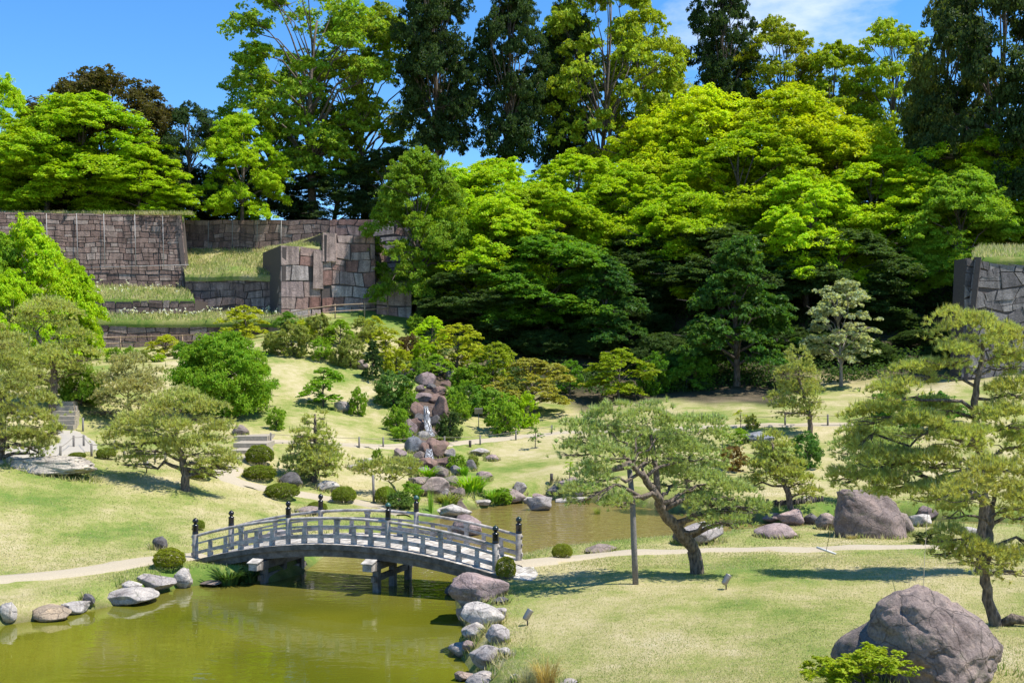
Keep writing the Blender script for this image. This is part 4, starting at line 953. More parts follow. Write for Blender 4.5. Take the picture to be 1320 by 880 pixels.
tree('laurel', 'evergreen_tree', 1215, 100, 120, 100, col=DARK, label='low dark evergreen in the shade under the corner evergreen', base=15.5, var=0)
# --- left group above the big wall
tree('laurel', 'evergreen_tree', 138, 88, 185, 101, col=(.105, .092, .022), label='brownish evergreen with a broad rounded top behind the left maples', base=ZP, var=0)
tree('maple', 'maple_tree', 112, 122, 185, 95, col=(.33, .48, .018), label='broad bright maple right above the pipes of the tall castle wall', base=ZP, var=0)
tree('maple', 'maple_tree', 60, 150, 150, 94, col=LIME2, label='bright maple between the broad maple and the left edge', base=ZP, var=1)
tree('maple', 'maple_tree', 2, 98, 90, 97, col=LIME2, label='tall maple cut by the upper left edge', base=ZP, var=2)
tree('maple', 'maple_tree', 180, 190, 110, 94, col=LIME2, label='small bright maple at the right end of the tall castle wall', base=ZP, var=3)
tree('laurel', 'evergreen_tree', 247, 135, 85, 98, col=DARK, label='dark pointed evergreen between two bright maples on the wall', base=ZP, var=1)
tree('maple', 'maple_tree', 312, 145, 92, 97, col=LIME2, label='round bright maple over the upper wall left of the tall green trees', base=ZP, var=1)
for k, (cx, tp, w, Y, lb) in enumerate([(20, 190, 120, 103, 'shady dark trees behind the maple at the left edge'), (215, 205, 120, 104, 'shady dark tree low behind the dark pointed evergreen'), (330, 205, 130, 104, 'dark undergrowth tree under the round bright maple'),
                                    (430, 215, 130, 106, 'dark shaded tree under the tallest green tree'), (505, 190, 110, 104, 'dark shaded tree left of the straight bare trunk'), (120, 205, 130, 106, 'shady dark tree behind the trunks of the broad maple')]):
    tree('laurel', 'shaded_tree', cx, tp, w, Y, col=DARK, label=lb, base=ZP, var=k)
# --- maples of the wooded slope
SL = [(540, 190, 110, 86, MID, 'slim light green maple with a visible pale trunk beside the low block wall', 0, (552, 394)),
      (590, 215, 120, 93, LIME2, 'bright maple behind the slim maple by the wall', 1, None),
      (650, 205, 150, 95, LIME2, 'bright maple under the two dark evergreens', 2, None),
      (700, 240, 165, 90, LIME2, 'layered bright maple bough over the dark middle of the slope', 3, None),
      (640, 250, 150, 87, LIME2, 'bright maple overhanging the shaded slope beside the slim maple', 0, None),
      (745, 195, 150, 97, LIME2, 'bright maple in the middle of the slope below the airy tree', 1, None),
      (800, 215, 140, 94, LIME2, 'bright maple right of the middle of the slope', 2, None),
      (845, 150, 140, 101, LIME, 'yellow green maple beneath the airy yellowish tree', 3, None),
      (905, 112, 170, 102, LIME, 'top left of the great yellow maple canopy', 0, None),
      (1010, 112, 185, 101, LIME, 'crest of the great yellow maple canopy', 1, None),
      (960, 165, 190, 95, LIME2, 'broad layered yellow maple in the centre right of the slope', 2, None),
      (1085, 150, 170, 98, LIME, 'yellow maple falling right from the canopy crest', 3, None),
      (880, 240, 150, 90, LIME2, 'lower maple with gaps of pale sky behind it', 0, None),
      (1040, 225, 150, 88, LIME2, 'lower bright maple over the variegated white tree', 1, None),
      (1130, 195, 165, 92, LIME2, 'broad maple on a twisting pale trunk', 2, (1163, 372)),
      (1210, 185, 150, 93, LIME2, 'bright maple above the dark wall top', 3, None),
      (1280, 170, 150, 92, LIME2, 'bright maple right under the corner evergreen', 0, None),
      (1240, 215, 120, 86, MID, 'mid green maple on a pale straight trunk left of the dark wall', 1, (1235, 345)),
      (1330, 200, 130, 90, LIME2, 'bright maple cut by the right edge above the dark wall', 2, None),
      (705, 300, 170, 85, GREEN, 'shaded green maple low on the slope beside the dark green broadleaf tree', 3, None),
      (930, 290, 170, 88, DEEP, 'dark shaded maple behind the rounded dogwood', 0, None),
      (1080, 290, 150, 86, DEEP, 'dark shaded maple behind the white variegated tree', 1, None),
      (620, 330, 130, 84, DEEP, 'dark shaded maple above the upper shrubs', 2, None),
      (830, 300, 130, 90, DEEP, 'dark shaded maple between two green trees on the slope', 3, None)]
for cx, tp, w, Y, col, lb, v, ft in SL:
    tree('maple', 'maple_tree', cx, tp, w, Y, col=col, label=lb, var=v)
tree('dogwood', 'dogwood_tree', 790, 330, 115, foot=(783, 462), col=(.075, .165, .03), label='dark green broadleaf tree at the left of the slope foot', var=0)
tree('dogwood', 'dogwood_tree', 943, 305, 155, foot=(950, 497), col=(.09, .19, .03), label='broad green tree with pointed top at the foot of the dark slope', var=1)
tree('white_dogwood', 'variegated_tree', 1075, 358, 88, foot=(1084, 498), col=(.42, .46, .27), label='white variegated small tree with a thin pale trunk on the slope', var=0)
# dense dark shrubs filling the shaded foot of the slope
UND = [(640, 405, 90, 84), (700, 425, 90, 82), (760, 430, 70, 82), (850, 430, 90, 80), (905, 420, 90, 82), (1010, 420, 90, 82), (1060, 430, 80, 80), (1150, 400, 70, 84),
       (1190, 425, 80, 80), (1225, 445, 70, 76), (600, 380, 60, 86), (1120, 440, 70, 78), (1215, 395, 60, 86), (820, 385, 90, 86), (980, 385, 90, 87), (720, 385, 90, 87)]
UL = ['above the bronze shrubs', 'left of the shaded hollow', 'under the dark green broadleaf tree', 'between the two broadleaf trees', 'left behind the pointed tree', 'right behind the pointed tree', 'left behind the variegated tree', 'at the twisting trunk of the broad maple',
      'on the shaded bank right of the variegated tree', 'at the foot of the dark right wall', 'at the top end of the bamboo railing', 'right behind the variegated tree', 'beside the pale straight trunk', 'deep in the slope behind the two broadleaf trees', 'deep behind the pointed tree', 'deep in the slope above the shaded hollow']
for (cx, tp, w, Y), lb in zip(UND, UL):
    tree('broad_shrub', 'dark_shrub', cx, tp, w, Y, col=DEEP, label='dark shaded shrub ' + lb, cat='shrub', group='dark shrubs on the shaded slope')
# ---------------------------------------------------------------- garden pines
def needles(pads, rng, gap, nlen, nper, nw, lumps=9):
    """pads: (centre, rx, ry, thickness) -> needle triangles and shoot triangles"""
    Vs = []; Sh = []
    for c, rx, ry, th in pads:
        n = max(20, int(rx * ry * 3.2 / gap ** 2)); lc = ball(lumps, rng, .5)[:, :2] * .8; lh = rng.uniform(.35, 1.1, lumps); lr = rng.uniform(.3, .5, lumps)
        k = rng.integers(0, lumps, n); q = lc[k] + rng.normal(0, 1, (n, 2)) * lr[k][:, None] * .55
        r = np.linalg.norm(q, axis=1); r0 = np.linalg.norm((q - lc[k]) / lr[k][:, None], axis=1)
        z = th * (lh[k] * np.sqrt(np.clip(1 - (r0 / 2.2) ** 2, 0, 1)) * .9 - .28 * r ** 2 + rng.normal(0, .07, n)); low = rng.random(n) < .2; z[low] = th * rng.uniform(-.4, .1, low.sum())
        p = np.stack([c[0] + q[:, 0] * rx, c[1] + q[:, 1] * ry, c[2] + z], 1)
        ax = np.stack([q[:, 0] * .55, q[:, 1] * .55, np.where(low, .15, .75)], 1) + rng.normal(0, .3, (n, 3)); ax = unit(ax)
        P = np.repeat(p, nper, 0); A = unit(np.repeat(ax, nper, 0) + rng.normal(0, .42, (n * nper, 3))); Ln = nlen * rng.uniform(.65, 1.2, len(P))
        side = unit(np.cross(A, rng.normal(size=P.shape))) * nw * .5
        P = P - A * (Ln * .1)[:, None]
        Vs.append(np.stack([P - side, P + side, P + A * Ln[:, None]], 1).reshape(-1, 3))
        m = (~low) & (rng.random(n) < .22); ps = p[m]; ns_ = len(ps)
        if ns_:
            up = unit(np.stack([rng.normal(0, .14, ns_), rng.normal(0, .14, ns_), np.ones(ns_)], 1)); hh = nlen * rng.uniform(.8, 1.7, ns_)
            for kk in range(2):
                a = rng.uniform(0, 6.28, ns_); sd = np.stack([np.cos(a), np.sin(a), 0 * a], 1) * nw * 1.1
                Sh.append(np.stack([ps - sd, ps + sd, ps + up * hh[:, None]], 1).reshape(-1, 3))
    return np.concatenate(Vs), (np.concatenate(Sh) if Sh else np.zeros((0, 3)))
NEED = (.50, .53, .14); NEEDY = (.52, .54, .15); NEEDG = (.46, .54, .19); NEEDO = (.50, .50, .13); SHOOT = (.40, .38, .20)
def pine(label, trunk, pads, r0, col=NEED, gap=.075, nlen=.13, nper=12, nw=.014, seed=0, Y=None, name='pine_tree', extra=(), barkmat='pinebark', shoots=True, thick=1.0, dep=.85):
    """trunk: [(px, py, dY)] from the foot up; pads: [(px, py, rx, ry, dY)] in photo pixels at the tree's own distance"""
    rng = np.random.default_rng(seed + 500); g = ground(trunk[0][0], trunk[0][1]) if Y is None else at(trunk[0][0], Y); Yb = g.y; sc = Yb / F
    e = empty(name, g); tag(e, label, 'pine tree')
    def w(px, py, dy): return W(px, py, Yb + dy)
    T = [w(*t) for t in trunk]; T[0] = g - Vector((0, 0, .25)); n = len(T); mb = MB()
    Q = []
    for a, b in zip(T[:-1], T[1:]):
        for k in range(4): Q.append(a.lerp(b, k / 4))
    Q.append(T[-1])
    for _ in range(3): Q = [Q[0]] + [(Q[i - 1] + Q[i] * 2 + Q[i + 1]) / 4 for i in range(1, len(Q) - 1)] + [Q[-1]]
    m = len(Q) - 1; wob = [Vector(rng.normal(0, r0 * .12, 3)) for _ in Q]
    Q = [q + (wob[i] if i else Vector((0, 0, 0))) for i, q in enumerate(Q)]
    rad = [r0 * (1.25 if i == 0 else 1.0) * (1 - .72 * (i / m)) * rng.uniform(.92, 1.08) for i in range(m + 1)]
    mb.tube(Q, rad, 10)
    for ch in extra:
        mb.tube([w(*t[:3]) for t in ch], [r0 * t[3] for t in ch], 8)
    pw = []
    for px, py, rx, ry, dy in pads:
        c = w(px, py, dy); rxw = rx * sc; pw.append((np.array(c), rxw, rxw * dep, ry * sc * 1.7 * thick))
        tgt = c - Vector((0, 0, ry * sc * .25)); below = [i for i in range(1, m + 1) if Q[i].z < tgt.z + .25 * rxw] or [1]
        i = min(below, key=lambda i_: (Q[i_] - tgt).length + .6 * abs(Q[i_].z - (tgt.z - .3 * rxw))); p0 = Q[i]; L = (tgt - p0).length; rr = min(rad[i] * .6, .03 + .03 * L)
        pts = [p0]; 
        for k in (1, 2, 3, 4):
            f = k / 5; pts.append(p0.lerp(tgt, f) + Vector(rng.normal(0, .055 * L, 3)) + Vector((0, 0, .08 * L * math.sin(math.pi * f))))
        pts.append(tgt); mb.tube(pts, [rr * (1 - .13 * k) for k in range(6)], 7)
        for k in range(7):
            a = rng.uniform(0, 6.28); q = Vector((math.cos(a) * rxw * .8, math.sin(a) * rxw * dep * .8, rng.uniform(-.05, .35) * ry * sc))
            s0 = pts[rng.integers(3, 6)]; md = s0.lerp(tgt + q, .55) + Vector(rng.normal(0, .06 * rxw, 3)); mb.tube([s0, md, tgt + q], [rr * .4, rr * .25, .006], 5, False)
    link('trunk', mb.mesh('trunk', M[barkmat], e.location), e)
    V, S = needles(pw, rng, gap, nlen, nper, nw); off = np.array(e.location); nv = len(V)
    if shoots and len(S): V = np.concatenate([V, S])
    c = link('crown', mesh_np('needles', V - off, np.arange(len(V)).reshape(-1, 3), [M['needle'], M['candle']], midx=(np.arange(len(V) // 3) >= nv // 3)), e); c.color = (*col, 1)
    return e
def auto_pads(x0, x1, y0, y1, tiers, seed, wtop=.35, depth=.5, ry=.11, shape=1.0):
    rng = np.random.default_rng(seed); out = []; cx, hw = (x0 + x1) / 2, (x1 - x0) / 2
    for k in range(tiers):
        f = k / max(tiers - 1, 1); y = y0 + (y1 - y0) * (.1 + .82 * f); wd = hw * (wtop + (1 - wtop) * min(1, (f * 1.25)) ** shape) * (1 if f < .9 else .85)
        npd = max(1, int(round(1 + 2.2 * wd / hw)))
        for j in range(npd):
            u = 0 if npd == 1 else (j / (npd - 1) * 2 - 1); rx = wd * (1.0 if npd == 1 else .52)
            out.append((cx + u * (wd - rx) + rng.uniform(-.08, .08) * hw, y + rng.uniform(-.03, .03) * (y1 - y0) + abs(u) * .03 * (y1 - y0), rx * rng.uniform(.85, 1.1), (y1 - y0) * ry * rng.uniform(.85, 1.2), rng.uniform(-depth, depth)))
    return out
# two pines at the right: the tall tiered one stands behind the smaller one
pine('tall tiered pine with pale bare boughs, standing behind a smaller pine at the right edge',
     [(1264, 740, 0), (1266, 700, 0), (1270, 650, .1), (1266, 600, .15), (1258, 550, .1), (1256, 505, 0), (1264, 475, 0), (1266, 440, 0)],
     [(1252, 434, 56, 22, 0), (1304, 448, 42, 20, .35), (1222, 464, 38, 13, -.3), (1300, 474, 40, 13, .3), (1192, 486, 42, 13, 0), (1312, 508, 40, 14, 0),
      (1150, 512, 42, 15, -.2), (1206, 530, 36, 11, .4), (1298, 545, 44, 16, -.3), (1128, 542, 44, 14, .3), (1182, 556, 50, 15, -.45), (1240, 572, 46, 15, -.7), (1314, 575, 42, 16, .1), (1104, 572, 34, 12, .4),
      (1140, 597, 48, 14, .1), (1200, 600, 52, 14, -.3), (1092, 620, 32, 11, .1), (1146, 628, 48, 13, 0), (1200, 638, 50, 14, -.5), (1350, 520, 40, 20, .2), (1350, 600, 40, 18, .2)],
     .16, NEED, .068, .15, 18, .017, 1, dep=.85)
pine('smaller pine with orange tipped needles and a curved dark trunk behind the huge boulder',
     [(1290, 806, 0), (1272, 768, 0), (1268, 730, 0), (1276, 690, 0), (1277, 660, .05), (1284, 630, .1)],
     [(1268, 612, 44, 16, -.2), (1318, 622, 38, 18, -.1), (1246, 640, 44, 18, -.5), (1302, 652, 44, 18, -.4), (1224, 664, 30, 12, -.2), (1330, 665, 34, 16, 0), (1232, 696, 34, 12, -.4), (1262, 722, 48, 17, -.35), (1312, 734, 34, 19, -.2), (1222, 714, 26, 9, -.2), (1340, 700, 30, 14, 0)],
     .115, NEEDO, .064, .125, 19, .0135, 14, extra=[[(1290, 806, 0, .8), (1306, 797, -.1, .9), (1325, 800, -.2, .6)]], dep=.8)
# the leaning pine in the middle
pine('leaning wide pine held up by a wooden post on the right lawn',
     [(901, 738, 0), (896, 710, -.2), (878, 685, -.5), (856, 664, -.8), (848, 642, -1.1), (838, 625, -1.3), (824, 606, -1.5), (813, 598, -1.6)],
     [(790, 543, 44, 15, -.9), (832, 540, 40, 14, -.6), (866, 556, 36, 13, -.5), (748, 564, 36, 15, -1.1), (735, 584, 26, 12, -1.4), (795, 572, 46, 14, -1.0), (850, 580, 44, 13, -.5), (768, 592, 40, 14, -1.8), (880, 588, 40, 15, -.6), (835, 592, 34, 11, -.7),
      (762, 622, 40, 13, -1.9), (752, 642, 34, 12, -2.2), (796, 650, 30, 9, -2.0), (868, 622, 44, 14, -.4), (908, 630, 42, 14, -.6), (948, 640, 40, 15, -.8), (970, 658, 26, 10, -.9), (920, 658, 46, 13, -.7), (940, 674, 36, 10, -.9)],
     .185, NEEDG, .086, .145, 18, .017, 2, extra=[[(893, 690, -.35, .35), (912, 680, -.5, .3), (932, 674, -.6, .2)], [(813, 598, -1.6, .55), (803, 601, -1.7, .5), (788, 606, -1.8, .3), (766, 618, -1.9, .15)], [(838, 556, -.8, .2), (818, 552, -.9, .28), (800, 549, -1.0, .3), (778, 553, -1.0, .2)], [(848, 642, -1.1, .5), (846, 610, -1.0, .4), (842, 580, -.9, .3), (838, 556, -.8, .2)]])
sp = MB(); pb = ground(820, 753); pt = W(812, 604, 26.15); sp.tube([pb - Vector((0, 0, .3)), pb.lerp(pt, .35), pb.lerp(pt, .7) + Vector((.02, 0, 0)), pt + Vector((0, .15, .05))], [.075, .072, .068, .065], 10)
tag(sp.build('support_post', M['post']), 'round wooden post standing on the lawn under the leaning pine', 'support post')
FARK = dict(gap=.10, nlen=.18, nper=15, nw=.028)
pine('pine with grey green needles on the far shore behind the leaning pine', [(888, 646, 0), (886, 622, 0), (884, 600, 0), (895, 575, 0)], [(905, 552, 34, 13, 0), (872, 570, 30, 14, .3), (925, 574, 26, 13, 0), (895, 590, 44, 14, -.3), (865, 606, 30, 12, -.2), (920, 610, 36, 13, .2)], .14, NEEDG, seed=3, **FARK)
pine('small layered pine on the far bank left of the massive rock', [(1021, 654, 0), (1016, 635, 0), (1008, 616, 0), (998, 592, 0), (996, 572, 0)], [(994, 570, 20, 9, 0), (1008, 580, 18, 7, .2), (980, 584, 20, 8, 0), (995, 596, 32, 9, 0), (1018, 602, 28, 9, .2), (974, 606, 24, 8, -.2), (1000, 616, 40, 9, 0), (1034, 622, 26, 8, .2), (968, 626, 22, 7, 0), (1040, 636, 20, 6, 0)], .13, NEED, seed=4, **FARK)
pine('golden green pine standing at the hillside path under the white variegated tree', [(1045, 557, 0), (1044, 535, 0), (1038, 515, 0), (1030, 490, 0), (1028, 465, 0)], auto_pads(985, 1068, 446, 535, 6, 5, .4, .6), .14, NEEDY, seed=5, **FARK)
pine('spreading pine with a thick dark trunk on the left lawn', [(240, 632, 0), (239, 610, 0), (234, 588, 0), (226, 570, 0), (228, 545, 0)],
     [(238, 520, 36, 13, .2), (212, 532, 36, 14, 0), (262, 538, 34, 14, .3), (180, 552, 40, 13, 0), (225, 556, 44, 14, -.4), (276, 562, 34, 13, .1), (158, 572, 34, 12, .1), (198, 580, 44, 13, -.3), (250, 582, 40, 12, -.2), (288, 590, 22, 10, .1), (180, 596, 30, 9, .2), (274, 606, 30, 10, .1), (292, 602, 20, 9, 0)],
     .185, NEEDY, seed=6, gap=.092, nlen=.16, nper=16, nw=.021, extra=[[(238, 604, 0, .4), (258, 606, 0, .3), (280, 616, 0, .15)]])
pine('small round cloud pruned pine with layered pads above the bridge', [(402, 620, 0), (408, 606, 0), (412, 590, 0), (406, 560, 0), (406, 535, 0)], auto_pads(356, 452, 530, 614, 7, 7, .34, .6, .085), .16, NEED, seed=7, **FARK)
pine('tall pine with reddish upper trunk beside the stone stairs on the left', [(68, 530, 0), (68, 505, 0), (70, 478, 0), (62, 455, 0), (50, 440, 0), (48, 425, 0)],
     [(62, 408, 46, 17, 0), (38, 420, 26, 12, .3), (92, 436, 28, 12, .2), (20, 452, 38, 14, 0), (62, 466, 44, 13, -.6), (104, 462, 30, 13, .2), (35, 480, 40, 14, -.3), (88, 480, 34, 12, .3), (60, 500, 30, 9, .5)], .2, NEED, seed=8, **FARK)
pine('big pine cut by the left edge with long low boughs', [(-2, 592, 0), (0, 565, 0), (3, 540, 0), (2, 515, 0), (-4, 490, 0), (-10, 460, 0)],
     [(-6, 442, 40, 16, 0), (18, 466, 34, 16, .2), (-10, 486, 46, 18, -.3), (28, 496, 36, 15, -.2), (5, 520, 48, 16, -.4), (46, 528, 32, 14, 0), (22, 548, 40, 14, -.5), (60, 556, 26, 12, -.3), (30, 572, 40, 12, -.6), (52, 582, 22, 9, -.4), (-24, 545, 40, 20, .3)], .2, NEEDY, seed=9, gap=.095, nlen=.17, nper=16, nw=.023)
pine('low grey green pine bush behind the spreading left pine', [(170, 546, 0), (168, 530, 0), (165, 510, 0)], [(165, 482, 34, 15, 0), (140, 500, 30, 16, .2), (190, 500, 32, 16, .2), (165, 515, 46, 17, -.3), (130, 530, 24, 12, 0), (200, 532, 30, 12, 0)], .16, (.44, .42, .17), seed=10, **FARK)
pine('pine with grey green pads behind the massive upright rock', [(1130, 648, 0), (1130, 625, 0), (1124, 600, 0), (1128, 575, 0)], [(1122, 562, 34, 13, 0), (1150, 572, 28, 12, .2), (1096, 582, 28, 11, .2), (1130, 592, 44, 13, -.3), (1100, 606, 30, 10, 0), (1160, 606, 30, 10, 0)], .14, NEEDG, seed=11, **FARK)
pine('low flat golden pine resting on a short prop above the bridge', [(512, 640, 0), (510, 630, 0), (502, 620, 0)], [(482, 606, 24, 9, 0), (512, 604, 30, 9, 0), (534, 610, 16, 8, 0), (496, 614, 24, 7, -.2)], .09, NEEDY, seed=12, **FARK)
pr_ = MB(); p0 = ground(482, 647); pr_.tube([p0 - Vector((0, 0, .2)), W(481, 612, p0.y)], .05, 8); tag(pr_.build('support_post', M['post']), 'short wooden prop under the low flat golden pine', 'support post')
pine('tiny low pine at the right foot of the far path', [(1155, 590, 0), (1156, 575, 0)], [(1150, 560, 22, 9, 0), (1172, 566, 18, 8, 0), (1158, 574, 26, 8, 0)], .09, NEEDG, seed=13, **FARK)
# ---------------------------------------------------------------- garden shrubs
def bush(kind, px, top, w, foot_y, col, label, name='shrub', cat='shrub', var=None, group=None):
    return tree(kind, name, px, top, w, foot=(px, foot_y), col=col, label=label, cat=cat, var=var, group=group, sink=.03)
nclip = [0]
def clip(px, top, w, foot_y, label, col=(.19, .24, .022)):
    nclip[0] += 1; g = ground(px, foot_y); sc = g.y / F; ww = w * sc; hh = (CZ - (top - HY) * sc) - g.z
    e = empty('clipped_bush', (g.x, g.y + ww * .3, g.z - .02), nclip[0] * 1.1); e.scale = (ww, ww, hh); tag(e, label, 'bush')
    c_, s_ = CLIP[nclip[0] % 3]; link('stem', s_, e); c = link('crown', c_, e); k = .9 + .2 * ((nclip[0] * .37) % 1); c.color = (col[0] * k, col[1] * k, col[2], 1)
clip(332, 572, 36, 600, 'round clipped bush at the foot of the short steps')
clip(332, 599, 42, 620, 'flat clipped bush just below the round one by the short steps')
clip(361, 622, 44, 644, 'wide clipped bush beside the tan path below the two stacked bushes')
clip(442, 626, 32, 649, 'round clipped bush above the left part of the bridge')
clip(496, 626, 28, 651, 'round clipped bush under the low flat golden pine')
clip(407, 646, 26, 662, 'small clipped bush behind the second bridge post')
clip(214, 706, 40, 735, 'bright clipped bush on the bank left of the bridge', (.27, .30, .02))
clip(256, 669, 14, 684, 'little clipped bush half behind the left bridge post')
clip(652, 716, 27, 748, 'clipped bush at the right end of the bridge', (.27, .29, .03))
clip(725, 700, 27, 721, 'small bush with bare lower twigs at the pond edge right of the bridge', (.26, .30, .03))
clip(134, 576, 25, 592, 'dark round clipped bush at the corner of the left rope fence')
clip(97, 582, 22, 591, 'low clipped bush behind the long pale boulder')
clip(255, 600, 34, 618, 'clipped bush under the boughs of the spreading left pine')
clip(66, 545, 24, 556, 'low clipped bush at the left end of the stairs')
B = bush
B('broad_shrub', 288, 430, 132, 533, (.22, .37, .025), 'large rounded bright green bush on bare stems in the middle of the left slope', var=0)
tree('clump_bush', 'large_bush', 38, 283, 130, 66, col=LIME2, label='big bright bush in front of the tall castle wall at the left edge', cat='bush', var=1)
tree('clump_bush', 'large_bush', 95, 338, 75, 68, col=LIME2, label='bright bush right of the big bush below the castle wall', cat='bush', var=0)
tree('clump_bush', 'large_bush', 15, 350, 85, 62, col=LIME2, label='bright bush with dark underside at the left edge under the big bush', cat='bush', var=0)
tree('broad_shrub', 'large_bush', 108, 394, 44, 70, col=MID, label='dark green bush between the tall pine and the terrace wall', cat='bush', var=1)
tree('clump_bush', 'large_bush', -10, 300, 90, 64, col=MID, label='green bush cut by the left edge below the castle wall', cat='bush', var=1)
B('broad_shrub', 105, 468, 56, 522, MID, 'green bush at the top of the stairs right of the tall pine', var=1)
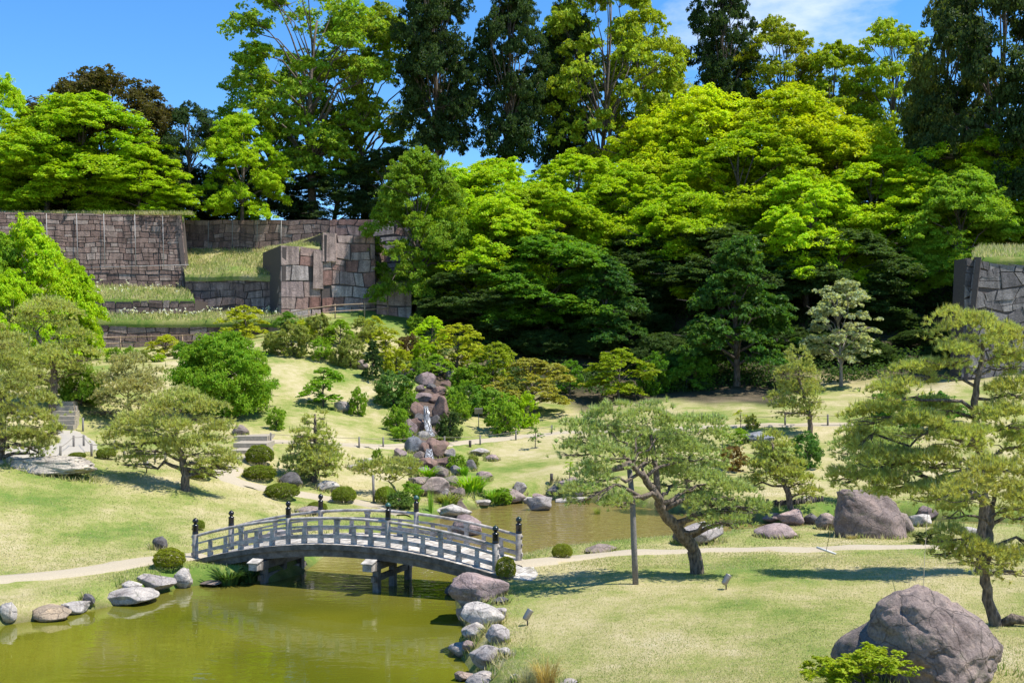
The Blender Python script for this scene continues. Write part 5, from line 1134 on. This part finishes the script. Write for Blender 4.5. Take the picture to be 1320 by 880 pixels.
SM = [('small_maple', 316, 392, 52, 438, YEL, 'bright yellow small maple in front of the terrace wall'),
      ('small_maple', 212, 430, 38, 460, YEL, 'yellow green shrub in front of the bamboo railing'),
      ('shrub', 148, 447, 20, 467, MID, 'small round shrub at the left end of the railing shrubs'), ('shrub', 168, 446, 18, 467, MID, 'small green shrub second from the left along the railing'),
      ('shrub', 186, 450, 14, 467, BRONZE, 'small olive shrub beside the yellow shrub by the railing'), ('shrub', 204, 455, 16, 466, LIME2, 'tiny bright shrub under the yellow shrub by the railing'),
      ('shrub', 234, 440, 20, 462, GREEN, 'dark green shrub right of the yellow shrub by the railing'),
      ('small_maple', 417, 472, 50, 524, (.2, .36, .02), 'lone bright green small tree with its shadow on the slope'),
      ('shrub', 357, 524, 22, 553, MID, 'small green shrub alone on the slope above the cloud pruned pine'),
      ('shrub', 461, 499, 22, 535, MID, 'upright green shrub beside the grey stone'),
      ('conic_shrub', 480, 438, 36, 489, (.06, .115, .03), 'dark conical evergreen shrub'),
      ('shrub', 506, 478, 46, 521, (.15, .27, .06), 'bluish green spreading shrub below the conical evergreen'),
      ('shrub', 524, 490, 22, 522, MID, 'green shrub touching the rocks left of the upper stream'),
      ('small_maple', 368, 400, 26, 428, GREEN, 'dark green young tree below the reddish block wall'),
      ('shrub', 376, 414, 44, 458, BRONZE, 'olive rounded shrub under the reddish block wall'), ('shrub', 349, 428, 22, 455, BRONZE, 'small olive shrub left of the olive rounded shrub'),
      ('shrub', 392, 412, 26, 440, YEL, 'yellow shrub right behind the olive rounded shrub'),
      ('shrub', 412, 404, 36, 440, BRONZE, 'bronze shrub by the bamboo railing'), ('small_maple', 438, 410, 34, 446, (.26, .42, .02), 'vivid green small tree amid bronze shrubs'),
      ('shrub', 414, 434, 28, 464, MID, 'green shrub in front of the bronze shrub'), ('shrub', 452, 432, 32, 472, BRONZE, 'olive shrub left of the conical evergreen'),
      ('shrub', 433, 450, 18, 470, BRONZE, 'tiny olive shrub between two larger ones on the upper slope'),
      ('shrub', 468, 408, 28, 440, BRONZE, 'bronze shrub below the tall slab wall'), ('small_maple', 480, 406, 26, 436, YEL, 'yellow young tree at the top of the shrubs'),
      ('small_maple', 497, 420, 40, 462, YEL, 'bright yellow shrub above the conical evergreen'), ('shrub', 512, 448, 34, 482, YEL, 'yellow olive shrub right of the conical evergreen'),
      ('shrub', 528, 430, 28, 462, (.21, .15, .06), 'reddish bronze shrub in the middle of the upper shrubs'), ('small_maple', 556, 406, 40, 452, LIME2, 'bright shrub right of the reddish bronze shrub'),
      ('shrub', 546, 440, 32, 474, LIME2, 'yellow green shrub just above the head of the stream'), ('shrub', 537, 405, 24, 430, MID, 'green shrub at the end of the bamboo railing'),
      ('small_maple', 590, 415, 66, 480, YEL, 'wide yellow maple bush above the stream'), ('small_maple', 565, 455, 36, 486, MID, 'green bush at the left foot of the wide yellow maple bush'),
      ('small_maple', 636, 440, 62, 502, (.27, .34, .02), 'yellow green maple bush right of the wide yellow one'), ('shrub', 612, 468, 40, 502, MID, 'green shrub between the two yellow maple bushes'),
      ('small_maple', 688, 460, 94, 531, (.31, .30, .05), 'bronze tinted wide maple bush at the edge of the dark slope'), ('shrub', 660, 490, 34, 530, BRONZE, 'olive shrub leaning on the bronze tinted maple bush'),
      ('shrub', 652, 508, 44, 558, MID, 'dark green shrub right of the wooden sign'), ('shrub', 676, 505, 30, 550, LIME2, 'bright leafy shrub under the bronze tinted maple bush'),
      ('small_maple', 798, 448, 78, 516, (.30, .39, .02), 'yellow green maple bush at the foot of the dark green broadleaf tree'), ('small_maple', 735, 462, 34, 510, GREEN, 'small dark tree between the bronze and the yellow maple bushes'),
      ('shrub', 581, 528, 30, 564, (.09, .14, .035), 'dark upright shrub right of the waterfall'),
      ('shrub', 885, 455, 60, 500, (.16, .32, .03), 'bright green low shrub under the pointed tree'), ('shrub', 845, 455, 40, 508, GREEN, 'green shrub left of the trunk of the pointed tree'),
      ('sapling', 955, 526, 20, 551, YEL, 'yellow leaved sapling by the hillside path'), ('shrub', 970, 533, 16, 552, BRONZE, 'small olive shrub beside the yellow sapling'),
      ('shrub', 1041, 556, 38, 602, (.12, .24, .05), 'leafy green shrub on the far slope right of the layered pine'), ('small_maple', 951, 550, 26, 574, MID, 'little tree left of the dark ridged rock'),
      ('shrub', 945, 572, 30, 606, (.26, .17, .055), 'rusty brown shrub below the dark ridged rock'), ('sapling', 734, 592, 20, 620, LIME2, 'sapling behind the round mauve rock'),
      ('sapling', 690, 548, 22, 578, GREEN, 'thin sapling under the hillside path'), ('shrub', 487, 577, 14, 600, MID, 'small shrub left of the mauve stone by the cascade'),
      ('shrub', 1152, 500, 60, 560, (.15, .31, .05), 'bright green leafy shrub behind the pine tiers'), ('shrub', 1132, 530, 40, 560, LIME2, 'light green shrub at the end of the hillside path'),
      ('shrub', 1206, 505, 60, 545, (.13, .28, .04), 'green shrub below the dark right wall'), ('shrub', 1200, 682, 36, 700, (.07, .10, .03), 'dark low shrub on the near bank right of the massive rock'),
      ('shrub', 609, 585, 14, 605, BRONZE, 'thin olive shrub on the dark block by the cascade'), ('shrub', 604, 492, 46, 530, (.20, .36, .04), 'fresh green shrub right of the upper cascade'), ('shrub', 632, 500, 42, 538, (.24, .38, .05), 'pale green shrub behind the wooden sign'),
      ('shrub', 590, 505, 28, 540, MID, 'green shrub hugging the tall reddish rock'), ('shrub', 511, 522, 26, 556, (.26, .42, .03), 'bright green shrub left of the waterfall'), ('shrub', 519, 545, 22, 568, MID, 'small green shrub beside the waterfall foot'),
      ('shrub', 596, 472, 30, 500, MID, 'green shrub right of the head of the stream'), ('shrub', 540, 462, 26, 490, (.22, .36, .04), 'green shrub over the flat mauve rock'), ('shrub', 526, 508, 22, 534, (.2, .34, .04), 'green shrub left of the ledge rock above the waterfall'),
      ('shrub', 590, 585, 22, 606, MID, 'small green shrub right of the lower cascade ledges'), ('shrub', 527, 620, 28, 646, (.25, .40, .04), 'bright green shrub on the slope left of the outflow'), ('shrub', 648, 628, 26, 648, MID, 'green shrub at the water edge left of the sloping brown rock'),
      ('shrub', 515, 632, 30, 656, (.17, .27, .06), 'pale green shrub behind the far bridge rail')]
for k, px, tp, w, fy, col, lb in SM: B(k, px, tp, w, fy, col, lb)
# leafy shrub in the near foreground
B('shrub', 1112, 832, 112, 893, (.32, .40, .02), 'bright yellow green shrub in front of the huge boulder', var=0)
# ---------------------------------------------------------------- tufts and leafy clumps
def gen_clump(seed, n, hgt_, spread, wd, segs=3, droop=.6):
    rng = np.random.default_rng(seed); V = []; Fc = []
    for i in range(n):
        a = rng.uniform(0, 6.28); o = np.array([math.cos(a), math.sin(a), 0]); r = rng.random() ** .5 * .35 * spread; p = o * r; h = hgt_ * rng.uniform(.5, 1.1); s = np.array([-o[1], o[0], 0]) * wd * rng.uniform(.6, 1.2)
        out = spread * rng.uniform(.2, .75); b = len(V)
        for k in range(segs + 1):
            f = k / segs; c = p + o * out * f ** 1.6 + np.array([0, 0, h * (f - droop * .5 * f ** 2.5)]); w_ = s * (1 - f) ** .7 * .5 if k < segs else s * .04
            V += [c - w_, c + w_]
        for k in range(segs): Fc.append((b + 2 * k, b + 2 * k + 1, b + 2 * k + 3, b + 2 * k + 2))
    return mesh_np('clump', np.array(V), np.array(Fc), [M['leaf']])
CL_IRIS = gen_clump(5, 70, 1, .55, .05, droop=.25); CL_GRASS = gen_clump(6, 220, 1, .95, .02, droop=.9); CL_LEAFY = gen_clump(7, 160, 1, 1.1, .09, droop=.9)
def clump(me, px, fy, w, h, col, label, name='plant', cat='plant'):
    g = ground(px, fy); sc = g.y / F; o = link(name, me); o.location = g - Vector((0, 0, .02)); o.scale = (w * sc / 1.7, w * sc / 1.7, h * sc * 1.2); o.rotation_euler = (0, 0, px * .37); o.color = (*col, 1); tag(o, label, cat)
clump(CL_GRASS, 617, 765, 58, 28, (.40, .36, .10), 'yellowing grass tuft on the dark boulder under the right bridge end', 'grass_tuft', 'grass tuft')
clump(CL_GRASS, 704, 882, 70, 52, (.42, .31, .12), 'dry straw coloured grass tuft at the bottom edge', 'grass_tuft', 'grass tuft')
clump(CL_GRASS, 680, 884, 50, 34, (.34, .34, .22), 'pale grey green grass tuft left of the dry tuft', 'grass_tuft', 'grass tuft')
clump(CL_LEAFY, 612, 738, 34, 14, (.24, .40, .03), 'low bright green plant at the right end of the bridge beam')
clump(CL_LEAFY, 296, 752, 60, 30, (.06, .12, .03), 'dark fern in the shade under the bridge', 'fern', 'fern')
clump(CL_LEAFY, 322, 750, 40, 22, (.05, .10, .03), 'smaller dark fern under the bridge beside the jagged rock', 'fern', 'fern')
clump(CL_GRASS, 800, 706, 34, 14, (.35, .30, .12), 'small straw tuft before the massive upright rock', 'grass_tuft', 'grass tuft') if False else None
clump(CL_GRASS, 1098, 694, 26, 9, (.42, .36, .18), 'straw tuft at the foot of the massive upright rock', 'grass_tuft', 'grass tuft')
for me, px, fy, w, h, col, lb in [(CL_LEAFY, 607, 634, 62, 30, (.26, .46, .02), 'large bright green leafy clump below the cascade'), (CL_LEAFY, 551, 616, 44, 22, (.22, .42, .02), 'bright green clump left of the lower cascade'),
      (CL_LEAFY, 565, 630, 36, 22, (.12, .25, .04), 'darker green clump under the cascade'), (CL_LEAFY, 635, 646, 40, 22, (.20, .38, .03), 'green clump at the far water edge'), (CL_LEAFY, 578, 650, 50, 20, (.26, .31, .06), 'yellowish sedge patch above the pond outlet'),
      (CL_IRIS, 555, 660, 22, 30, (.24, .42, .04), 'upright iris leaves behind the far bridge rail'), (CL_IRIS, 575, 662, 18, 22, (.16, .30, .04), 'dark iris leaves at the pond outlet'), (CL_IRIS, 503, 655, 30, 34, (.27, .40, .06), 'pale iris leaves beside the pale green shrub'),
      (CL_LEAFY, 517, 545, 28, 22, (.24, .42, .02), 'bright leaves left of the waterfall'), (CL_LEAFY, 512, 562, 26, 18, (.24, .40, .03), 'bright leaves beside the path left of the waterfall'), (CL_LEAFY, 590, 512, 44, 22, (.17, .33, .03), 'green leafy patch right of the upper cascade'),
      (CL_LEAFY, 622, 520, 50, 24, (.20, .34, .04), 'pale flowering leafy patch left of the sign'), (CL_LEAFY, 600, 535, 40, 22, (.16, .32, .03), 'leafy patch above the wooden sign'), (CL_LEAFY, 552, 497, 16, 12, (.28, .44, .05), 'small bright plant on the rocks of the upper stream'),
      (CL_LEAFY, 568, 568, 40, 10, (.14, .20, .04), 'dark low plant at the path under the waterfall'), (CL_LEAFY, 597, 612, 24, 16, (.20, .40, .02), 'green plant beside the dark block'), (CL_LEAFY, 536, 480, 22, 18, (.18, .32, .05), 'green plant above the flat mauve rock'),
      (CL_LEAFY, 640, 545, 30, 18, (.14, .26, .03), 'dark leaves below the dark green shrub by the sign'), (CL_GRASS, 770, 662, 20, 14, (.30, .36, .08), 'reeds at the far water edge'), (CL_LEAFY, 1010, 500, 30, 14, (.14, .28, .04), 'green leaves at the foot of the golden pine')]:
    clump(me, px, fy, w, h, col, lb)
# ---------------------------------------------------------------- steps, fences, sign, lamps, ropes
def steps(label, x0, x1, yb, yt, n, dx=0):
    a = ground((x0 + x1) / 2, yb); b = ground((x0 + x1) / 2 + dx, yt); e = empty('stone_steps', a); tag(e, label, 'steps')
    for k in range(n):
        f = k / max(n - 1, 1); p = a.lerp(b, f); wd = (x1 - x0) * p.y / F; dp = (b.y - a.y) / max(n - 1, 1); rs = (b.z - a.z) / max(n - 1, 1)
        m = MB(); r = random.Random(k + int(x0)); c = Vector((p.x + r.uniform(-.05, .05), p.y + dp * .5, max(p.z, h1(p.x, p.y - .3)) + .12 + .05 * k - .35)); w2, d2 = wd / 2, dp * .55 + .08
        t = .02; m.hexa([(c.x - w2, c.y - d2, c.z - .3), (c.x + w2, c.y - d2, c.z - .3), (c.x + w2, c.y + d2, c.z - .3), (c.x - w2, c.y + d2, c.z - .3),
                (c.x - w2 + t, c.y - d2 + t, c.z + .36), (c.x + w2 - t, c.y - d2 + t, c.z + .36 + r.uniform(-.02, .02)), (c.x + w2 - t, c.y + d2 - t, c.z + .37), (c.x - w2 + t, c.y + d2 - t, c.z + .37)])
        m.build('step', M['step'], e)
steps('lower flight of pale stone stairs by the tall left pine', 67, 97, 552, 528, 6)
steps('upper flight of pale stone stairs above the lower flight', 70, 87, 520, 503, 4)
steps('short flight of wide pale steps left of the round clipped bush', 298, 342, 594, 570, 4, 4)
def fence(name, label, feet, hgt_, pr, mat, rails, rr, rmat, railname, every=True):
    P = [ground(a, b) for a, b in feet]; e = empty(name, P[0]); tag(e, label, 'fence')
    for p in P:
        m = MB(); m.tube([p - Vector((0, 0, .2)), p + Vector((0, 0, hgt_))], pr, 7); m.build('post', mat, e)
    for z, sag in rails:
        pts = []
        for a, b in zip(P[:-1], P[1:]):
            for k in range(4): f = k / 4; pts.append(a.lerp(b, f) + Vector((0, -pr, z - sag * 4 * f * (1 - f))))
        pts.append(P[-1] + Vector((0, -pr, z))); m = MB(); m.tube(pts, rr, 6); m.build(railname, rmat, e)
fence('bamboo_railing', 'brown bamboo railing with two rails in front of the lowest terrace wall', [(30, 452), (72, 452), (115, 452), (155, 451), (195, 450), (235, 449), (275, 446)], .98, .05, M['bamboo'], [(.92, 0), (.48, 0)], .04, M['bamboo'], 'rail')
fence('bamboo_railing', 'bamboo railing climbing right under the reddish block wall', [(335, 428), (398, 416), (432, 411), (470, 409), (500, 406), (536, 401), (557, 396), (575, 391)], 1.1, .05, M['bamboo'], [(1.02, 0), (.55, 0)], .04, M['bamboo'], 'rail')
fence('rope_fence', 'low rope fence on grey posts along the hillside path by the cascade', [(349, 572), (405, 574), (463, 577), (494, 577), (527, 577), (573, 575), (619, 573), (665, 567), (711, 560)], .52, .045, M['post'], [(.46, .03)], .012, M['rope'], 'rope')
fence('rope_fence', 'low rope fence on grey posts along the far right of the hillside path', [(965, 551), (1012, 549), (1067, 549), (1123, 548)], .62, .05, M['post'], [(.55, .03)], .012, M['rope'], 'rope')
fence('rope_fence', 'low rope fence on grey posts around the gravel by the left pine', [(78, 592), (95, 577), (108, 576), (118, 588), (148, 584), (160, 588), (200, 596), (213, 598)], .5, .045, M['post'], [(.44, .03)], .012, M['rope'], 'rope')
fence('rope_fence', 'short rope rail on posts beside the lower stairs', [(107, 556), (98, 540), (93, 520)], .62, .045, M['post'], [(.55, .02)], .012, M['rope'], 'rope')
for px, fy, lb in [(920, 620, 'x'), (711, 620, 'short dark stake on the far slope left of the sapling'), (1105, 549, 'short dark bollard on the far right of the hillside path'), (606, 576, 'short dark bollard by the hillside path below the sign')][1:]:
    g = ground(px, fy); m = MB(); m.tube([g - Vector((0, 0, .1)), g + Vector((0, 0, .34))], .07, 8); tag(m.build('stake', M['darkwood']), lb, 'stake')
le = [(984, 652), (1000, 652), (1012, 651), (1026, 650), (1044, 648), (1060, 646)]; e = empty('log_edging', ground(*le[0])); tag(e, 'row of short dark stakes edging the far bank by the small layered pine', 'edging')
for k in range(30):
    f = k / 29 * (len(le) - 1); i = min(int(f), len(le) - 2); u = f - i; g = ground(le[i][0] + (le[i + 1][0] - le[i][0]) * u, le[i][1] + (le[i + 1][1] - le[i][1]) * u)
    m = MB(); r = random.Random(k); m.tube([g - Vector((0, 0, .2)), g + Vector((0, 0, r.uniform(.14, .26)))], r.uniform(.04, .06), 6); m.build('stake', M['darkwood'], e)
g = ground(617, 553); e = empty('sign', g); tag(e, 'small grey sign board on a thin post right of the waterfall', 'sign')
m = MB(); m.tube([g - Vector((0, 0, .2)), g + Vector((0, 0, .85))], .025, 6); m.build('post', M['post'], e)
m = MB(); m.box(g + Vector((0, -.03, .98)), .46, .05, .34, (1, 0, 0), (0, .9, .42), (0, -.42, .9)); m.build('board', M['metal'], e)
def lamp(px, fy, label, yaw, s=1.0):
    g = ground(px, fy); e = empty('garden_spotlight', g); tag(e, label, 'spotlight')
    m = MB(); m.tube([g - Vector((0, 0, .05)), g + Vector((0, 0, .2 * s))], .018 * s, 7); m.build('stake', M['darkwood'], e)
    d = Vector((math.cos(yaw) * .55, .25, .8)).normalized(); c = g + Vector((0, 0, .25 * s)); m = MB()
    m.tube([c - d * .13 * s, c - d * .1 * s, c + d * .13 * s, c + d * .15 * s], [.06 * s, .078 * s, .082 * s, .086 * s], 14); m.build('lamp_head', M['metal'], e)
lamp(936, 760, 'grey spotlight on a stake on the lawn right of the leaning pine', 0.2, .9)
lamp(680, 806, 'grey spotlight on the lawn edge above the dry grass tuft', 0.4, .85)
lamp(189, 609, 'dark little spotlight on the left lawn under the spreading pine', 2.5, 1.2)
pp = ground(1065, 716); pc = MB(); dvec = Vector((.32, -.22, -.02)); pc.tube([pp + Vector((0, 0, .2)) - dvec * .7, pp + Vector((0, 0, .09)) + dvec * .7], .032, 10)
tag(pc.build('pipe', M['palepipe']), 'short white pipe lying on the right lawn at the end of a rope', 'pipe')
rp = MB(); rp.tube([pp + Vector((0, 0, .15)), W(1083, 628, 28.0)], .008, 5); tag(rp.build('rope', M['rope']), 'rope pulling a pine bough down to the white pipe', 'rope')
g2 = ground(1189, 790); rp = MB(); rp.tube([g2, W(1192, 716, g2.y + 1.5), W(1197, 640, 27.4)], .006, 5); tag(rp.build('rope', M['rope']), 'pale rope from the right pine down behind the huge boulder', 'rope')
# ---------------------------------------------------------------- falling water
def fall_material():
    m, t, b = newmat('falling_water'); geo = nd(t, 'ShaderNodeNewGeometry'); mpn = nd(t, 'ShaderNodeMapping'); mpn.inputs['Scale'].default_value = (14, 6, 1.6); t.links.new(geo.outputs['Position'], mpn.inputs['Vector'])
    n = nd(t, 'ShaderNodeTexNoise', Scale=1.5, Detail=4.0); t.links.new(mpn.outputs[0], n.inputs['Vector'])
    t.links.new(ramp(t, [(0.45, (.09, .075, .06)), (0.66, (.55, .55, .55))], n.outputs['Fac']).outputs[0], b.inputs['Base Color']); b.inputs['Roughness'].default_value = .15
    bump(t, b, n.outputs['Fac'], .5, .05); return m
M['fall'] = fall_material()
def fall(label, pts, w0, w1):
    m = MB(); vs = []; n = len(pts); cols = 7
    for i, p in enumerate(pts):
        w = w0 + (w1 - w0) * i / (n - 1)
        for k in range(cols): u = k / (cols - 1) - .5; vs.append((p.x + u * w + .02 * math.sin(5 * i + 9 * u), p.y - .05 * math.cos(u * 3) + .03 * math.sin(14 * u + i), p.z))
    m.add(vs, [(i * cols + k, i * cols + k + 1, (i + 1) * cols + k + 1, (i + 1) * cols + k) for i in range(n - 1) for k in range(cols - 1)], True)
    tag(m.build('waterfall', M['fall']), label, 'waterfall', kind='structure')
g = ground(552, 560); yf = g.y - .35
fall('white ribbon of the upper waterfall between reddish rocks', [W(549, 523, yf + 1.6), W(549, 526, yf + .8), W(550, 535, yf + .6), W(551, 544, yf + .5), W(552, 551, yf + .1), W(554, 558, yf - .3), W(556, 562, yf - .6)], .26, .44)
g = ground(556, 600); yf = g.y - .3
fall('thin dark water of the lower cascade', [W(553, 578, yf + .9), W(553, 584, yf + .5), W(554, 592, yf + .1), W(556, 600, yf - .2)], .3, .45)
# ---------------------------------------------------------------- stuff: lawn blades, ground cover, flowers
def blade_material():
    m, t, b = newmat('grass_blade'); geo = nd(t, 'ShaderNodeNewGeometry')
    n = nd(t, 'ShaderNodeTexNoise', Scale=0.5, Detail=5.0, Roughness=.65); t.links.new(geo.outputs['Position'], n.inputs['Vector'])
    f = math_n(t, 'ADD', math_n(t, 'MULTIPLY', geo.outputs['Random Per Island'], .5), math_n(t, 'MULTIPLY', n.outputs['Fac'], .9))
    r = ramp(t, [(0.38, (.15, .25, .035)), (.56, (.30, .36, .075)), (.74, (.50, .46, .18)), (1.0, (.68, .58, .34))], f)
    t.links.new(r.outputs[0], b.inputs['Base Color']); b.inputs['Roughness'].default_value = .7
    tr = nd(t, 'ShaderNodeBsdfTranslucent'); t.links.new(r.outputs[0], tr.inputs['Color']); mx = nd(t, 'ShaderNodeMixShader', Fac=.5)
    t.links.new(b.outputs[0], mx.inputs[1]); t.links.new(tr.outputs[0], mx.inputs[2]); t.links.new(mx.outputs[0], t.nodes['Material Output'].inputs['Surface']); return m
M['blade'] = blade_material()
rng = np.random.default_rng(77)
PATHX = []
for lst in ([(-60, 752), (0, 747), (70, 742), (130, 734), (185, 724), (225, 720), (262, 716)], [(664, 729), (700, 724), (760, 717), (840, 712), (920, 709), (1000, 708), (1100, 706), (1250, 704.5), (1420, 707)], [(300, 602), (286, 612), (300, 622), (340, 630), (400, 639), (450, 645), (500, 655), (520, 664)]):
    q = [ground(a, b) for a, b in lst]
    for a, b in zip(q[:-1], q[1:]):
        n = max(2, int((b - a).length / .3)); PATHX += [tuple(a.lerp(b, k / n))[:2] for k in range(n)]
PATHX = np.array(PATHX)
def blades(N, y0, y1, hmin, hmax, wd, pw=1.0):
    u = rng.random(N); y = y0 / (1 - u * (1 - y0 / y1)); x = y * rng.uniform(-.5, .5, N); keep = pond_sd(x, y) > .28; x, y = x[keep], y[keep]
    ok = np.ones(len(x), bool)
    for i in range(0, len(x), 20000):
        s = slice(i, i + 20000); d = ((x[s, None] - PATHX[None, :, 0]) ** 2 + (y[s, None] - PATHX[None, :, 1]) ** 2).min(1); ok[s] = d > .5 ** 2
    x, y = x[ok], y[ok]; z = hgt(x, y); n = len(x); h = rng.uniform(hmin, hmax, n) * np.where(pond_sd(x, y) < 1.2, 1.7, 1); a = rng.uniform(0, 6.28, n); sd = np.stack([np.cos(a), np.sin(a), 0 * a], 1) * wd * .5
    P = np.stack([x, y, z - .006], 1); tip = P + np.stack([rng.normal(0, .5, n) * h, rng.normal(0, .5, n) * h, h], 1)
    return np.stack([P - sd, P + sd, tip], 1).reshape(-1, 3)
def rock_fringe():
    out = []
    for x, y, rx, ry in RFOOT:
        n = int(70 + 160 * rx); a = rng.uniform(0, 6.28, n); k = rng.uniform(.8, 1.12, n); px_, py_ = x + np.cos(a) * rx * k, y + np.sin(a) * ry * k - .05; z = hgt(px_, py_); ok = z > .06
        h = rng.uniform(.05, .17, n) * (1 + .012 * y); b = rng.uniform(0, 6.28, n); sd = np.stack([np.cos(b), np.sin(b), 0 * b], 1) * (.009 + .0004 * y); P = np.stack([px_, py_, z - .01], 1); tip = P + np.stack([rng.normal(0, .4, n) * h, rng.normal(0, .4, n) * h, h], 1)
        out.append(np.stack([P - sd, P + sd, tip], 1)[ok].reshape(-1, 3))
    return np.concatenate(out)
V = np.concatenate([blades(300000, 13.5, 30, .016, .038, .013), blades(130000, 28, 46, .022, .05, .024)] + [rock_fringe()])
tag(link('grass', mesh_np('grass', V, np.arange(len(V)).reshape(-1, 3), [M['blade']])), 'short half dry lawn grass blades', 'grass', kind='stuff')
# taller grass on the terraces
def terrace_grass(N, quads, hmin, hmax, wd):
    out = []
    for c in quads:
        c = [np.array(p, float) for p in c]; u, v = rng.random(N)[:, None], rng.random(N)[:, None]; P = (c[0] * (1 - u) + c[1] * u) * (1 - v) + (c[3] * (1 - u) + c[2] * u) * v
        h = rng.uniform(hmin, hmax, N); a = rng.uniform(0, 6.28, N); sd = np.stack([np.cos(a), np.sin(a), 0 * a], 1) * wd * .5; tip = P + np.stack([rng.normal(0, .35, N) * h, rng.normal(0, .35, N) * h, h], 1)
        out.append(np.stack([P - sd, P + sd, tip], 1).reshape(-1, 3))
    return np.concatenate(out)
TQ = [[Wt(-60, 413, 79.0), Wt(405, 413, 80.4), Wt(362, 403, 83.8), Wt(-60, 402.5, 82.8)], [Wt(-60, 386, 82.6), Wt(251, 386, 82.6), Wt(243, 372, 86.6), Wt(-60, 360, 86.6)], [Wt(238, 354, 85.95), Wt(352, 354, 85.5), Wt(364, 322, 96), Wt(236, 322, 96)],
      [Wt(485, 372, 84.5), Wt(531, 372, 85), Wt(560, 352, 94), Wt(488, 352, 94)], [Wt(1252, 332, 71), Wt(1450, 332, 71.6), Wt(1420, 318, 80), Wt(1262, 318, 80)], [Wt(340, 322, 88), Wt(414, 317, 83.75), Wt(424, 303, 94.4), Wt(352, 324, 95)],
      [(-45, 87.6, zt3), (-26, 87.6, zt3), (-26, 89, zt3 + .1), (-45, 89, zt3 + .1)]]
V = terrace_grass(5000, TQ, .12, .4, .07)
tag(link('grass', mesh_np('grass', V, np.arange(len(V)).reshape(-1, 3), [M['blade']])), 'tall rough grass on the wall terraces', 'grass', kind='stuff')
fp = []
for c, n in ((TQ[0], 110), (TQ[1], 40)):
    c = [np.array(p, float) for p in c]; u = rng.random(n)[:, None] * .72 + .25; v = rng.random(n)[:, None] * .7 + .3; P = (c[0] * (1 - u) + c[1] * u) * (1 - v) + (c[3] * (1 - u) + c[2] * u) * v; P[:, 2] += rng.uniform(.25, .5, n); fp.append(np.repeat(P, 6, 0) + rng.normal(0, .05, (n * 6, 3)))
P = np.concatenate(fp); o = link('white_flowers', quad_mesh('white_flowers', leaf_quads(P, rng.normal(size=P.shape) + [0, 0, 1], .12, .1, rng), M['leaf'])); o.color = (.75, .75, .68, 1); tag(o, 'white flowers in the terrace grass', 'flowers', kind='stuff')
# ground cover on the shaded slope
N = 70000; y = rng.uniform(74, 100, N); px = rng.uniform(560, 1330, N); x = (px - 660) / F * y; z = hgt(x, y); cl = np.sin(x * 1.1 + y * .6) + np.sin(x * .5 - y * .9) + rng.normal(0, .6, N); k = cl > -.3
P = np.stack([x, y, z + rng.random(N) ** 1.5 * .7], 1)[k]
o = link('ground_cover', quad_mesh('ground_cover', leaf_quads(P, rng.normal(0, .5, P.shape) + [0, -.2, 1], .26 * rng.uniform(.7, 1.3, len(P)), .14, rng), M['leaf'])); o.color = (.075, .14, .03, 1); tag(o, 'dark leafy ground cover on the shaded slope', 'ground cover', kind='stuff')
